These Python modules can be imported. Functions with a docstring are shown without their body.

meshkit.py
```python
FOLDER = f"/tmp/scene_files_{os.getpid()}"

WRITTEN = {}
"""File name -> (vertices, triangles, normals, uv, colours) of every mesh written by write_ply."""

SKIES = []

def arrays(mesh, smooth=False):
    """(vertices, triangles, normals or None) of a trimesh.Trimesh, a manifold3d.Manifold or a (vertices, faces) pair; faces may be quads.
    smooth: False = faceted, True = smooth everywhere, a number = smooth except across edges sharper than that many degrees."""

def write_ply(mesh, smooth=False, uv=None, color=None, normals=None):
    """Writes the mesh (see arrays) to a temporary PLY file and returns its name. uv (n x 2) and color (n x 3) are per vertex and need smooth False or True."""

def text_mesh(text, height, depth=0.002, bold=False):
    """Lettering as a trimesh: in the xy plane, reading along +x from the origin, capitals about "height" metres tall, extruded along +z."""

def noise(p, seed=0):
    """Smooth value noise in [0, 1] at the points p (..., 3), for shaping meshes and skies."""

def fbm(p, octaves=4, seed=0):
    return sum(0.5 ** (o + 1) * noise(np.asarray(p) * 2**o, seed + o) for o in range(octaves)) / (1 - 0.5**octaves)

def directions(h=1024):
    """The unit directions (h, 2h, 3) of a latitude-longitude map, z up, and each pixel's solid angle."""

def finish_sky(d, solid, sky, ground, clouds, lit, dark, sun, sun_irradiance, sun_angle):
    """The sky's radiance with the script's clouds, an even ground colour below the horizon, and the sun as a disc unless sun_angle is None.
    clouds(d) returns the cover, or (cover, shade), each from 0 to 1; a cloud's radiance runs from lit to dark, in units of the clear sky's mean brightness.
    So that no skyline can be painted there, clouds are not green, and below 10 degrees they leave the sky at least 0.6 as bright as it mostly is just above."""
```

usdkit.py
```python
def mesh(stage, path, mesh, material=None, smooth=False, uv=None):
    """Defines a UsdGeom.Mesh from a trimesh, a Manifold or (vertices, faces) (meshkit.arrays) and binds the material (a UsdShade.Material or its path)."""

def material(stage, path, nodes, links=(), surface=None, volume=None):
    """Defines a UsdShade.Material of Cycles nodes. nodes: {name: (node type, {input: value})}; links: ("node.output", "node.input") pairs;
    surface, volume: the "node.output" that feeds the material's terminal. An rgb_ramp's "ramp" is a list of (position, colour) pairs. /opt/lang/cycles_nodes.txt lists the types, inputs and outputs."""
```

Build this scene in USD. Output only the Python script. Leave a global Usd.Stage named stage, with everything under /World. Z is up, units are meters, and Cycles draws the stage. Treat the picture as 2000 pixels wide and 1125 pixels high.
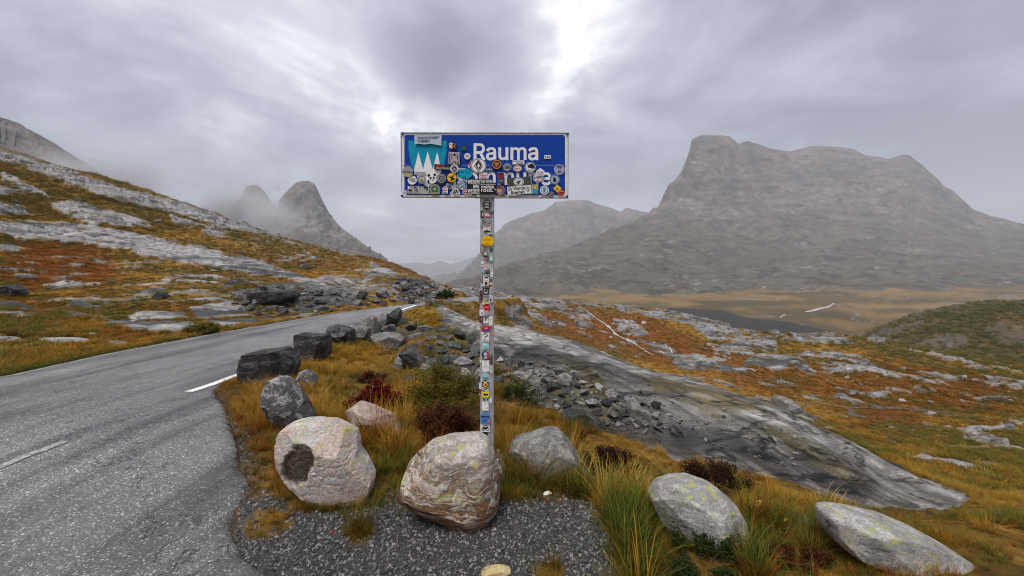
import math, random
import numpy as np, trimesh, shapely
from shapely.geometry import Polygon, Point, LineString, box as sbox
from shapely import affinity
from scipy.interpolate import PchipInterpolator
from scipy.ndimage import map_coordinates, gaussian_filter1d
import usdkit, meshkit
from meshkit import noise, fbm
from pxr import Usd, UsdGeom, UsdLux, UsdShade, Gf, Sdf, Vt

stage = Usd.Stage.CreateInMemory()
UsdGeom.SetStageUpAxis(stage, 'Z')
UsdGeom.Xform.Define(stage, '/World')
UsdGeom.Scope.Define(stage, '/World/Looks')
SKY_GAIN, HAZE = 4.9, .0002
rng = np.random.default_rng(7)
random.seed(7)

# ------------------------------------------------------------------ camera
F, H, PITCH = 730.0, 1.83, math.atan(58.8 / 730.0)
CP, SP = math.cos(PITCH), math.sin(PITCH)
cam = UsdGeom.Camera.Define(stage, '/World/camera')
cam.CreateHorizontalApertureAttr(36.0)
cam.CreateVerticalApertureAttr(36.0 * 576 / 1024)
cam.CreateFocalLengthAttr(36.0 * F / 2000)
cam.CreateClippingRangeAttr((0.05, 60000.0))
cam.AddTransformOp().Set(Gf.Matrix4d(1, 0, 0, 0, 0, SP, CP, 0, 0, -CP, SP, 0, 0, 0, H, 1))
cam.CreateExposureAttr(EXPOSURE := 1.36)

# ------------------------------------------------------------------ sky (overcast) and the veiled sun
SUN_EL, SUN_AZ = math.radians(64), math.radians(-150)          # rotation = atan2(x, y)
def direction(px, py):
    a, b = (px - 1000) / F, (562.5 - py) / F
    d = np.array([a, CP + b * SP, -SP + b * CP]); return d / np.linalg.norm(d)
def sky_material():
    n, l = {}, []
    n['tc'] = ('texture_coordinate', {})
    n['sky'] = ('sky_texture', {'sky_type': 'single_scattering', 'sun_disc': False, 'sun_elevation': SUN_EL, 'sun_rotation': SUN_AZ, 'altitude': 850.0})
    D = 'tc.generated'
    # cloud deck: direction divided by height above the horizon, so that clouds shrink towards the horizon
    n['sep'] = ('separate_xyz', {}); l.append((D, 'sep.vector'))
    n['zz'] = ('math', {'math_type': 'add', 'value2': 0.22}); l.append(('sep.z', 'zz.value1'))
    n['zm'] = ('math', {'math_type': 'maximum', 'value2': 0.12}); l.append(('zz.value', 'zm.value1'))
    for c in 'xy':
        n['d' + c] = ('math', {'math_type': 'divide'}); l += [('sep.' + c, f'd{c}.value1'), ('zm.value', f'd{c}.value2')]
    n['q'] = ('combine_xyz', {'z': 4.3}); l += [('dx.value', 'q.x'), ('dy.value', 'q.y')]
    n['n1'] = ('noise_texture', {'scale': 1.5, 'detail': 8.0, 'roughness': 0.56, 'distortion': 0.35}); l.append(('q.vector', 'n1.vector'))
    n['n2'] = ('noise_texture', {'scale': 0.55, 'detail': 3.0, 'roughness': 0.5}); l.append(('q.vector', 'n2.vector'))
    n['n3'] = ('noise_texture', {'scale': 5.5, 'detail': 8.0, 'roughness': 0.6}); l.append((D, 'n3.vector'))
    n['n4'] = ('noise_texture', {'scale': 2.1, 'detail': 5.0, 'roughness': 0.55}); l.append((D, 'n4.vector'))
    # base brightness
    n['b1'] = ('math', {'math_type': 'multiply_add', 'value2': 1.95, 'value3': -0.85}); l.append(('n1.fac', 'b1.value1'))
    n['b2'] = ('math', {'math_type': 'multiply_add', 'value2': 0.55}); l += [('n2.fac', 'b2.value1'), ('b1.value', 'b2.value3')]
    # an overcast sky grows brighter towards the zenith
    n['zen'] = ('map_range', {'from_min': 0.1, 'from_max': 0.95, 'to_min': -0.16, 'to_max': 0.22, 'clamp': True}); l.append(('sep.z', 'zen.value'))
    n['b3'] = ('math', {'math_type': 'add'}); l += [('b2.value', 'b3.value1'), ('zen.result', 'b3.value2')]
    last = 'b3.value'
    # cloud masses and the breaks between them: (px, py of the photo, half-width in degrees, softness, strength)
    MASSES = [(1060, -20, 16, 13, 0.33), (1090, 95, 7, 7, 0.22), (560, -10, 17, 12, 0.26), (420, 90, 10, 11, 0.16), (905, 105, 7.0, 4.6, -0.30), (1005, 115, 4.5, 4, -0.22), (830, 130, 5, 4, -0.18), (760, 30, 6, 6, -0.10),
              (1480, 120, 16, 9, -0.22), (1010, 60, 30, 8, 0.05), (1750, 60, 18, 12, -0.20), (120, 60, 20, 12, -0.15), (1900, 330, 14, 10, -0.08), (420, 290, 12, 8, -0.05), (820, 470, 12, 9, 0.10),
              (1330, 210, 8, 7, 0.08), (700, 400, 10, 9, 0.05), (160, 330, 12, 9, 0.04)]
    for i, (px, py, half, soft, amt) in enumerate(MASSES):
        d = direction(px, py)
        n[f'v{i}'] = ('vector_math', {'math_type': 'dot_product', 'vector2': tuple(d)}); l.append((D, f'v{i}.vector1'))
        n[f'a{i}'] = ('math', {'math_type': 'arccosine'}); l.append((f'v{i}.value', f'a{i}.value1'))
        n[f'w{i}'] = ('math', {'math_type': 'multiply_add', 'value2': math.radians(-4.2 * soft)}); l += [('n3.fac', f'w{i}.value1'), (f'a{i}.value', f'w{i}.value3')]
        a0 = math.radians(half) - math.radians(2.1 * soft)
        n[f'm{i}'] = ('map_range', {'range_type': 'smoothstep', 'from_min': a0 - math.radians(soft), 'from_max': a0 + math.radians(soft), 'to_min': amt, 'to_max': 0.0, 'clamp': True})
        l.append((f'w{i}.value', f'm{i}.value'))
        n[f's{i}'] = ('math', {'math_type': 'add'}); l += [(last, f's{i}.value1'), (f'm{i}.result', f's{i}.value2')]
        last = f's{i}.value'
    n['fine'] = ('math', {'math_type': 'multiply_add', 'value2': 0.25}); l += [('n4.fac', 'fine.value1'), (last, 'fine.value3')]
    n['fin'] = ('math', {'math_type': 'add', 'value2': -0.125}); l.append(('fine.value', 'fin.value1'))
    n['ramp'] = ('rgb_ramp', {'ramp': [(0.0, (.215, .225, .305)), (.25, (.315, .33, .425)), (.5, (.46, .48, .58)), (.72, (.67, .685, .75)), (.9, (1.05, 1.05, 1.07)), (1, (1.5, 1.5, 1.5))]})
    l.append(('fin.value', 'ramp.fac'))
    n['up'] = ('vector_math', {'math_type': 'scale', 'scale': SKY_GAIN}); l.append(('ramp.color', 'up.vector1'))
    n['mix'] = ('mix', {'fac': 0.97}); l += [('sky.color', 'mix.color1'), ('up.vector', 'mix.color2')]
    n['bg'] = ('background_shader', {'strength': 0.1}); l.append(('mix.color', 'bg.color'))
    return usdkit.material(stage, '/World/Looks/sky', n, l, surface='bg.background')

dome = UsdLux.DomeLight.Define(stage, '/World/sky')
UsdShade.MaterialBindingAPI.Apply(dome.GetPrim()).Bind(sky_material())
dome.GetPrim().SetCustomDataByKey('kind', 'structure')
sun = UsdLux.DistantLight.Define(stage, '/World/sun')
sun.CreateNormalizeAttr(True); sun.CreateIntensityAttr(0.4); sun.CreateAngleAttr(25.0); sun.CreateColorAttr((1, .97, .93))
sd = np.array([math.sin(SUN_AZ) * math.cos(SUN_EL), math.cos(SUN_AZ) * math.cos(SUN_EL), math.sin(SUN_EL)])
zx = np.cross([0, 0, 1.0], sd); zx /= np.linalg.norm(zx); zy = np.cross(sd, zx)
sun.AddTransformOp().Set(Gf.Matrix4d(*zx, 0, *zy, 0, *sd, 0, 0, 0, 0, 1))

# ------------------------------------------------------------------ helpers
USED = {}
def numbered(path):
    k = USED.get(path, -1) + 1; USED[path] = k
    return path if k == 0 else f'{path}_{k:03d}'
def where(parent): return str(parent.GetPath()) if parent is not None else '/World'
def tag(p, label=None, cat=None, group=None, kind=None):
    p = p.GetPrim() if hasattr(p, 'GetPrim') else p
    for k, v in (('label', label), ('category', cat), ('group', group), ('kind', kind)):
        if v: p.SetCustomDataByKey(k, v)
    return p
def obj(name, mesh, mat, parent=None, smooth=False, loc=None, primvars=None):
    path = numbered(where(parent) + '/' + name)
    m = usdkit.mesh(stage, path, mesh, mat, smooth=smooth)
    if loc is not None: m.AddTranslateOp().Set(Gf.Vec3d(*map(float, loc)))
    for k, v in (primvars or {}).items():
        if np.ndim(v) == 2: UsdGeom.PrimvarsAPI(m).CreatePrimvar(k, Sdf.ValueTypeNames.Color3fArray, 'vertex').Set(Vt.Vec3fArray.FromNumpy(np.asarray(v, np.float32)))
        else: UsdGeom.PrimvarsAPI(m).CreatePrimvar(k, Sdf.ValueTypeNames.FloatArray, 'vertex').Set(Vt.FloatArray.FromNumpy(np.asarray(v, np.float32)))
    return m.GetPrim()
def empty(name, label, cat, loc=(0, 0, 0), rotz=0.0, group=None):
    x = UsdGeom.Xform.Define(stage, numbered('/World/' + name))
    x.AddTranslateOp().Set(Gf.Vec3d(*map(float, loc)))
    if rotz: x.AddRotateZOp().Set(float(rotz))
    return tag(x, label, cat, group)
def mat(name, nodes, links, surface='p.BSDF', volume=None):
    return usdkit.material(stage, '/World/Looks/' + name, nodes, links, surface=surface, volume=volume)
def smoothstep(a, b, x):
    t = np.clip((x - a) / (b - a), 0, 1); return t * t * (3 - 2 * t)
def ray(px, py):
    a, b = (np.asarray(px, float) - 1000) / F, (562.5 - np.asarray(py, float)) / F
    return np.stack([a, CP + b * SP, -SP + b * CP], -1)
def at(px, py, Y):
    d = ray(px, py); return np.array([0, 0, H]) + d * (np.asarray(Y, float) / d[..., 1])[..., None]
def project(P):
    v = np.asarray(P, float) - [0, 0, H]
    dep = v[..., 1] * CP - v[..., 2] * SP
    safe = np.where(dep > 0.02, dep, 0.02)
    return 1000 + F * v[..., 0] / safe, 562.5 - F * (v[..., 1] * SP + v[..., 2] * CP) / safe, dep
def grid_faces(nr, nc, flip=False):
    i, j = np.meshgrid(np.arange(nr - 1), np.arange(nc - 1), indexing='ij')
    a, b, c, d = i * nc + j, i * nc + j + 1, (i + 1) * nc + j + 1, (i + 1) * nc + j
    q = np.stack([a, d, c, b] if flip else [a, b, c, d], -1).reshape(-1, 4)
    return np.vstack([q[:, [0, 1, 2]], q[:, [0, 2, 3]]])
# ------------------------------------------------------------------ the ground: one sheet lofted through break lines (crests, gullies, feet of slopes)
def V(px, py, Y): p = at(px, py, Y); return (math.atan2(p[0], p[1]), math.hypot(p[0], p[1]), p[2])          # a visible point at distance Y
def Z(px, Y, z): dep = Y * CP - (z - H) * SP; x = (px - 1000) / F * dep; return (math.atan2(x, Y), math.hypot(x, Y), z)
def A(az, r, z): return (math.radians(az), r, z)
LINES = [
 [A(-180, .4, 0), A(180, .4, 0)],
 [A(-180, 1.5, 0), A(0, 1.5, 0), A(180, 1.5, 0)],
 [A(-180, 3, 0), A(-80, 4, 0), Z(0, 2.8, 0), Z(1000, 2.6, 0), Z(1400, 2.6, -.06), Z(1700, 2.6, -.13), Z(2000, 2.6, -.22), A(80, 4.4, -.3), A(180, 3, 0)],
 [A(-180, 6, 0), A(-85, 8, 0), Z(-500, 4.6, 0), Z(0, 6.1, -.1), Z(300, 8, -.2), Z(600, 7.5, -.2), Z(760, 6.2, -.25), Z(860, 5.2, -.22), Z(950, 5.4, -.36), V(1000, 790, 5.8), V(1100, 812, 5.5), V(1280, 866, 5), V(1400, 897, 4.8),
  V(1500, 922, 4.6), V(1700, 985, 4.2), V(1850, 1000, 4.2), V(2000, 1000, 4.3), A(80, 6, -1.2), A(180, 6, 0)],
 [A(-180, 14, 0), A(-85, 14, .6), Z(-500, 9, .5), V(0, 640, 11.5), V(200, 640, 12.5), V(400, 630, 14), V(537, 622, 16), V(700, 602, 19.5), V(795, 592, 21), V(830, 588, 21), V(870, 590, 20), V(960, 622, 16), V(1100, 665, 13), V(1250, 720, 11),
  V(1400, 773, 9), V(1550, 828, 7.6), V(1700, 898, 6.5), V(1880, 975, 5.3), V(2000, 985, 5.2), A(80, 8, -2), A(180, 14, 0)],
 [A(-180, 30, 0), A(-85, 25, 3), Z(-500, 16, 3.5), V(0, 560, 20), V(200, 575, 20), V(400, 575, 21), V(600, 575, 25), V(700, 578, 26), V(795, 581, 27), V(830, 580, 28), V(870, 582, 27), V(900, 586, 25), Z(960, 20, -1.9), Z(1100, 17, -2.9), Z(1250, 14.5, -3.3),
  Z(1400, 12.5, -3.3), Z(1550, 10.5, -3.1), Z(1700, 9, -3.2), Z(1880, 7.6, -2.85), Z(2000, 7.2, -2.8), A(80, 14, -3.5), A(180, 30, 0)],
 [A(-180, 60, 0), A(-85, 50, 12), Z(-500, 30, 11), V(0, 450, 42), V(200, 490, 42), V(400, 510, 45), V(600, 545, 42), V(700, 560, 38), V(795, 566, 35), V(830, 566, 36), V(870, 570, 40), V(900, 576, 42), V(960, 600, 40), V(1100, 632, 45), V(1250, 682, 38), V(1400, 715, 34),
  V(1550, 760, 28), V(1700, 800, 24), V(1880, 830, 22), V(2000, 832, 21), A(80, 30, -8), A(180, 60, 0)],
 [A(-180, 120, 5), A(-85, 100, 40), V(-900, 60, 62), V(-500, 170, 75), V(-200, 245, 84), V(0, 300, 90), V(150, 340, 95), V(250, 367, 100), V(400, 415, 110), V(530, 460, 115), V(640, 485, 118), V(740, 505, 118), V(800, 528, 100), V(830, 543, 78), V(856, 557, 60), V(900, 562, 66), V(960, 572, 80),
  V(1100, 590, 100), V(1200, 602, 100), V(1290, 612, 95), V(1400, 632, 85), V(1500, 650, 80), V(1650, 662, 80), V(1800, 692, 75), V(2000, 722, 70), A(62, 80, -21), A(85, 80, -20), A(180, 120, 5)],
 [A(-180, 200, 0), A(-85, 180, 30), Z(-500, 130, 40), Z(0, 140, 24), Z(400, 160, 8), Z(640, 170, -4), Z(740, 170, -10), Z(800, 150, -16), Z(860, 110, -20), Z(960, 130, -30), Z(1200, 135, -38), Z(1600, 120, -36), Z(1800, 110, -34), Z(2000, 105, -32), A(80, 120, -30), A(180, 200, 0)],
 [A(-180, 320, 0), A(-85, 300, 0), Z(0, 300, -20), Z(740, 300, -60), Z(960, 280, -64), Z(1200, 275, -66), Z(1600, 262, -66), Z(1645, 230, -56), V(1700, 650, 180), V(1750, 625, 180), V(1800, 609, 178), V(1850, 598, 175), V(1900, 590, 172), V(2000, 580, 170), V(2200, 560, 170), A(80, 200, 0), A(180, 320, 0)],
 [A(-180, 600, -20), A(-85, 600, -20), Z(0, 600, -60), Z(900, 520, -62), Z(1200, 458, -60), Z(1300, 456, -60), Z(1400, 440, -60), Z(1460, 385, -60), Z(1540, 355, -60), Z(1620, 315, -60), Z(1654, 300, -59.5), Z(1720, 330, -57), Z(2000, 330, -52), A(80, 330, -50), A(180, 600, -20)],
 [A(-180, 900, -30), A(-85, 900, -30), Z(0, 900, -80), Z(900, 900, -95), Z(1100, 780, -62), Z(1500, 780, -58.5), Z(2000, 760, -57), A(80, 800, -55), A(180, 900, -30)],
 [A(-180, 7600, -60), A(-80, 7600, -200), A(-10, 7600, -320), A(20, 7600, -120), A(80, 7600, -60), A(180, 7600, -60)],
]
SEG = [5, 45, 120, 130, 80, 100, 110, 8, 26, 34, 30, 14]
azf = np.sort(np.concatenate([np.arctan((np.arange(-60, 2061, 2.3) - 1000) / F)]))
azs = np.concatenate([np.linspace(-math.pi, azf[0], 70)[:-1], azf, np.linspace(azf[-1], math.pi, 70)[1:]])
NC = len(azs)
logr, elev = [], []
for ln in LINES:
    p = np.array(sorted(ln)); q = PchipInterpolator(p[:, 0], np.log(p[:, 1])); e = PchipInterpolator(p[:, 0], (p[:, 2] - H) / p[:, 1])
    logr.append(q(azs)); elev.append(e(azs))
logr, elev = np.array(logr), np.array(elev)
rr, ee = [], []
for j in range(NC):
    w = np.exp(-logr[:, j]); w = np.minimum.accumulate(w - np.arange(len(w)) * 1e-9)
    rows = np.concatenate([np.linspace(w[k], w[k + 1], SEG[k], endpoint=False) if k not in (8, 9, 10, 11) else 1 / np.exp(np.linspace(-math.log(w[k]), -math.log(w[k + 1]), SEG[k], endpoint=False)) for k in range(len(SEG))] + [w[-1:]])
    ee.append(PchipInterpolator(w[::-1], elev[::-1, j])(rows)); rr.append(1 / rows)
TR, TE = np.array(rr).T, np.array(ee).T                      # rows x columns
TZ = H + TE * TR
NR = len(TR)
TX, TY = TR * np.sin(azs)[None], TR * np.cos(azs)[None]

# the road: level with the pull-in, then gently downhill to where it bends behind the knoll
def road_z(Y): return -0.05 * np.maximum(np.asarray(Y, float) - 4, 0) - 0.02 * np.maximum(np.asarray(Y, float) - 21, 0)
def on_road(px, py):
    Y = 5.0
    for _ in range(60):
        d = ray(px, py); t = (road_z(Y) - H) / d[2]; Y = 0.5 * Y + 0.5 * min(d[1] * t, 60)
    return at(px, py, Y)
LEFT = [on_road(*p) for p in [(0, 735), (100, 713), (200, 692), (300, 673), (400, 654), (537, 631), (620, 617), (700, 605.5), (760, 598.5), (800, 594.5)]]
RIGHT = [on_road(*p) for p in [(545, 1125), (470, 1085), (452, 1040), (462, 985), (488, 945), (470, 905), (462, 860), (440, 800), (418, 760), (448, 740), (500, 716), (570, 688), (640, 660), (690, 643), (740, 627), (775, 614), (800, 604), (816, 597)]]
LEFT = np.array([[-16, -14, 0], [-12.5, 0, 0], [-9.8, 4, 0]] + [list(p) for p in LEFT] + [[-6.2, 27, road_z(27)], [-4, 34, road_z(34)]])
RIGHT = np.array([[-2, -14, 0], [-1.1, 0, 0]] + [list(p) for p in RIGHT] + [[-2.4, 27, road_z(27)], [0.5, 34, road_z(34)]])
def edge(poly, Y): o = np.argsort(poly[:, 1]); return np.interp(Y, poly[o, 1], poly[o, 0])

# relief
def relief(x, y, r, amp=1.0):
    dz = np.zeros_like(x)
    for k, lam in enumerate((60, 27, 12, 5.5, 2.4, 1.1, .5, .22, .1)):
        wt = smoothstep(.9, .3, lam / r) * smoothstep(.0025, .008, lam / r)
        m = wt > 0
        if m.any(): dz[m] += wt[m] * lam * .085 * (noise(np.stack([x[m] / lam, y[m] / lam, np.full(m.sum(), k * 3.7)], -1), k) - .5)
    return dz * amp
near = smoothstep(2.5, 9, TR)
TZ += relief(TX, TY, TR) * (0.35 + 0.65 * near) * (.05 + .95 * np.where(TY > 0, smoothstep(290, 200, TY), smoothstep(290, 200, TR)))
PX, PY, DEP = project(np.stack([TX, TY, TZ], -1))
FRONT = DEP > .3
warp1 = (fbm(np.stack([PX / 60, PY / 22, TR * 0], -1), 4, 11) - .5)
warp2 = (fbm(np.stack([PX / 60, PY / 22, TR * 0 + 9], -1), 4, 12) - .5)
def inside(poly, soft=5, wob=34, squash=.5, rmin=0, rmax=1e9):
    """How far the ground lies inside a patch outlined in the photograph (0..1), with a ragged edge."""
    P = np.array(poly, float); x0, y0 = P.min(0) - 40; x1, y1 = P.max(0) + 40
    m = FRONT & (PX > x0) & (PX < x1) & (PY > y0) & (PY < y1) & (TR >= rmin) & (TR <= rmax)
    out = np.zeros_like(PX)
    if not m.any(): return out
    pts = shapely.points(PX[m] + wob * warp1[m], PY[m] + wob * squash * warp2[m]); pg = Polygon(poly).buffer(0)
    d = np.where(shapely.contains(pg, pts), shapely.distance(pg.exterior if pg.geom_type == 'Polygon' else pg.boundary, pts), -shapely.distance(pg, pts))
    out[m] = smoothstep(-soft, soft, d); return out
wn = lambda lam, s, sx=1.0: fbm(np.stack([TX / lam, TY / lam * sx, TZ / lam], -1), 4, s)
# ---- rock outcrops
ROCK = np.zeros_like(PX)
BANDS = [   # left hill, light ice-smoothed gneiss
 [(-300, 395), (0, 437), (120, 440), (250, 455), (330, 472), (430, 495), (490, 513), (560, 543), (540, 548), (470, 533), (380, 520), (300, 503), (200, 490), (130, 475), (0, 465), (-300, 430)],
 [(-300, 250), (0, 298), (60, 312), (150, 342), (200, 358), (330, 393), (430, 423), (500, 448), (520, 458), (470, 452), (420, 440), (330, 420), (250, 402), (150, 368), (60, 334), (0, 318), (-300, 275)],
 [(80, 400), (140, 398), (180, 404), (260, 428), (292, 438), (250, 447), (200, 437), (185, 458), (172, 440), (120, 420)],
 [(0, 400), (40, 405), (70, 424), (40, 426), (0, 420)], [(0, 343), (20, 350), (70, 368), (98, 388), (60, 378), (0, 358)], [(330, 425), (400, 438), (460, 456), (430, 458), (340, 436)],
 [(440, 500), (520, 516), (600, 545), (700, 572), (720, 583), (660, 574), (590, 556), (520, 534)], [(715, 512), (745, 520), (775, 536), (740, 533), (712, 522)], [(390, 450), (430, 455), (455, 468), (400, 462)],
 [(130, 596), (160, 592), (200, 600), (330, 594), (400, 580), (430, 588), (345, 604), (240, 607), (150, 606)], [(110, 614), (180, 616), (260, 632), (350, 650), (310, 652), (230, 640), (150, 626)],
 [(75, 665), (130, 661), (178, 668), (160, 675), (90, 672)], [(215, 668), (250, 667), (252, 677), (220, 677)], [(-80, 660), (0, 660), (48, 670), (10, 676), (-80, 672)], [(0, 592), (40, 598), (70, 606), (0, 606)], [(0, 486), (30, 488), (52, 494), (0, 497)],
 [(370, 592), (420, 578), (470, 600), (510, 634), (440, 640), (380, 622)], [(560, 590), (610, 590), (640, 612), (600, 612)], [(600, 560), (660, 565), (690, 590), (640, 585)],
 [(240, 618), (360, 612), (375, 640), (330, 650), (270, 636)]]
for b in BANDS: ROCK = np.maximum(ROCK, inside(b, 4, 26, .5, 7, 400))
CRAG = np.maximum(inside([(765, 560), (780, 543), (822, 546), (846, 556), (862, 575), (858, 592), (800, 596), (778, 585)], 5, 20, 1, 20, 200), inside([(440, 560), (560, 560), (640, 570), (760, 582), (770, 600), (700, 606), (620, 600), (520, 604), (470, 590)], 6, 40, .5, 12, 80) * .8)
SLAB = inside([(858, 596), (960, 638), (1100, 664), (1250, 718), (1400, 770), (1550, 826), (1650, 868), (1750, 915), (1895, 978), (1850, 996), (1700, 994), (1560, 954), (1420, 918), (1280, 880), (1160, 842), (1060, 800), (1000, 740), (930, 690), (880, 640), (840, 608)], 6, 38, .55, 3.5, 24)
HEATH = [[(1090, 598), (1130, 604), (1160, 625), (1140, 640), (1100, 615)], [(1195, 622), (1240, 630), (1270, 655), (1255, 665), (1210, 650), (1190, 635)], [(1260, 668), (1300, 670), (1320, 692), (1285, 694)],
 [(1200, 598), (1300, 609), (1345, 612), (1425, 636), (1440, 668), (1400, 668), (1340, 632), (1290, 622), (1205, 606)], [(1410, 640), (1480, 650), (1520, 664), (1520, 690), (1440, 690), (1430, 670)], [(1515, 655), (1640, 657), (1665, 672), (1540, 672)],
 [(1555, 690), (1620, 690), (1690, 705), (1720, 725), (1600, 700)], [(1480, 695), (1570, 698), (1590, 735), (1500, 720), (1430, 725)], [(1600, 720), (1660, 722), (1670, 732), (1610, 732)], [(1770, 755), (1850, 765), (1870, 775), (1790, 770)], [(1880, 845), (1960, 855), (1970, 880), (1890, 865)],
 [(1320, 705), (1350, 700), (1395, 715), (1380, 728), (1325, 722)], [(985, 592), (1090, 588), (1180, 600), (1100, 606), (1000, 604)], [(1010, 600), (1050, 640), (1020, 650), (985, 625)], [(1045, 605), (1090, 640), (1070, 645), (1030, 612)], [(1120, 610), (1150, 620), (1158, 648), (1120, 640)],
 [(880, 558), (960, 566), (1080, 578), (1085, 590), (960, 584), (880, 572)], [(1790, 616), (1830, 602), (1845, 606), (1800, 620)], [(1690, 668), (1730, 640), (1770, 645), (1720, 680)], [(1920, 645), (1960, 630), (2010, 635), (2010, 670), (1960, 676)], [(1830, 655), (1860, 650), (1880, 660), (1840, 668)], [(1880, 718), (1990, 724), (1995, 730), (1890, 724)], [(1690, 765), (1740, 770), (1720, 782)], [(1780, 898), (1800, 890), (1850, 905), (1830, 915)]]
HR = np.zeros_like(PX)
for b in HEATH: HR = np.maximum(HR, inside(b, 4, 26, .6, 8, 400))
scat = smoothstep(.60, .66, wn(9, 21) + .10 * (wn(2.2, 22) - .5)) * smoothstep(14, 30, TR) * smoothstep(420, 200, TR) * np.where(azs[None] > .05, 1.0, .55)
scat2 = smoothstep(.62, .67, wn(1.6, 23)) * smoothstep(9, 16, TR) * smoothstep(70, 40, TR) * .9
ROCK = np.clip(np.maximum.reduce([ROCK, CRAG, SLAB, HR, scat, scat2]), 0, 1)
ROAD_D = np.maximum(edge(LEFT, TY) - TX, TX - edge(RIGHT, TY))
ROAD_D = np.where((TY > -14) & (TY < 34), ROAD_D, 9.0)
ROCK *= smoothstep(.3, 1.0, ROAD_D)
GRAVEL = inside([(455, 1300), (450, 1060), (470, 985), (555, 985), (640, 985), (720, 955), (790, 950), (980, 958), (1070, 958), (1150, 985), (1190, 1050), (1215, 1130), (1230, 1300)], 12, 36, .8, 0, 5)
GRAVEL *= 1 - np.maximum.reduce([inside(q, 8, 30, .8, 0, 5) for q in ([(475, 1035), (510, 1012), (570, 1015), (572, 1040), (520, 1062), (480, 1062)], [(665, 1045), (700, 1030), (728, 1036), (722, 1060), (685, 1070)], [(1040, 1105), (1090, 1095), (1110, 1125), (1060, 1150)], [(560, 985), (640, 985), (720, 965), (700, 1000), (600, 1005)])])
GRAVEL = np.where((TR < 1.7), np.maximum(GRAVEL, (np.abs(TX) < .7)), GRAVEL)
MOSSY = np.clip(inside([(1160, 745), (1330, 760), (1480, 830), (1600, 890), (1500, 890), (1330, 830), (1150, 800)], 14, 60, .6, 3.5, 24) * smoothstep(.42, .62, wn(.7, 31)), 0, 1)
WET = np.clip(np.maximum(inside([(1130, 830), (1290, 850), (1420, 880), (1560, 925), (1700, 975), (1690, 990), (1500, 930), (1280, 872), (1140, 850)], 10, 40, .6, 3.5, 24), CRAG * .55), 0, 1)
# rock stands proud of the turf and breaks into ledges
strata = noise(np.stack([TX * .5 + TY * .12, TZ * 5 + TY * .55, TX * 0], -1) * 1.4, 40) - .5
ledge = fbm(np.stack([TX / 1.8, TY / 1.1, TZ / .5], -1), 4, 41) - .5
TZ += np.where(SLAB > .5, .35, 1.0) * ROCK * np.minimum(TR, 110) * (.006 + .013 * ledge + .007 * strata) * smoothstep(3.5, 8, TR)
blocks = np.abs(fbm(np.stack([TX / 1.1, TY / 1.6, TZ / .8], -1), 4, 43) - .5) * 2
TZ += CRAG * smoothstep(.3, 1, ROAD_D) * np.minimum(TR, 60) * .028 * (blocks - .12)
SA, SB = .56 * TX - .83 * TY, .83 * TX + .56 * TY
wv = fbm(np.stack([SA / 3, SB / 1.2, TX * 0], -1), 3, 47) - .5
lay = (SB + 1.4 * wv) / .62; stepf = lay - np.floor(lay); stepv = smoothstep(.0, .85, stepf) - stepf
lay2 = (SB + .9 * wv + .1 * SA) / .21; s2 = lay2 - np.floor(lay2)
SLAY = fbm(np.stack([SA / 1.6, (SB + wv) / .13, TX * 0], -1), 4, 48)
seg_t = np.clip((np.arange(NR)[:, None] - sum(SEG[:3])) / SEG[3], 0, 1) * np.ones((1, NC))
TZ += smoothstep(.05, .6, SLAB) * .34 * np.sin(seg_t * math.pi) ** .8 * smoothstep(930, 1150, PX) * smoothstep(1860, 1480, PX)
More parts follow.
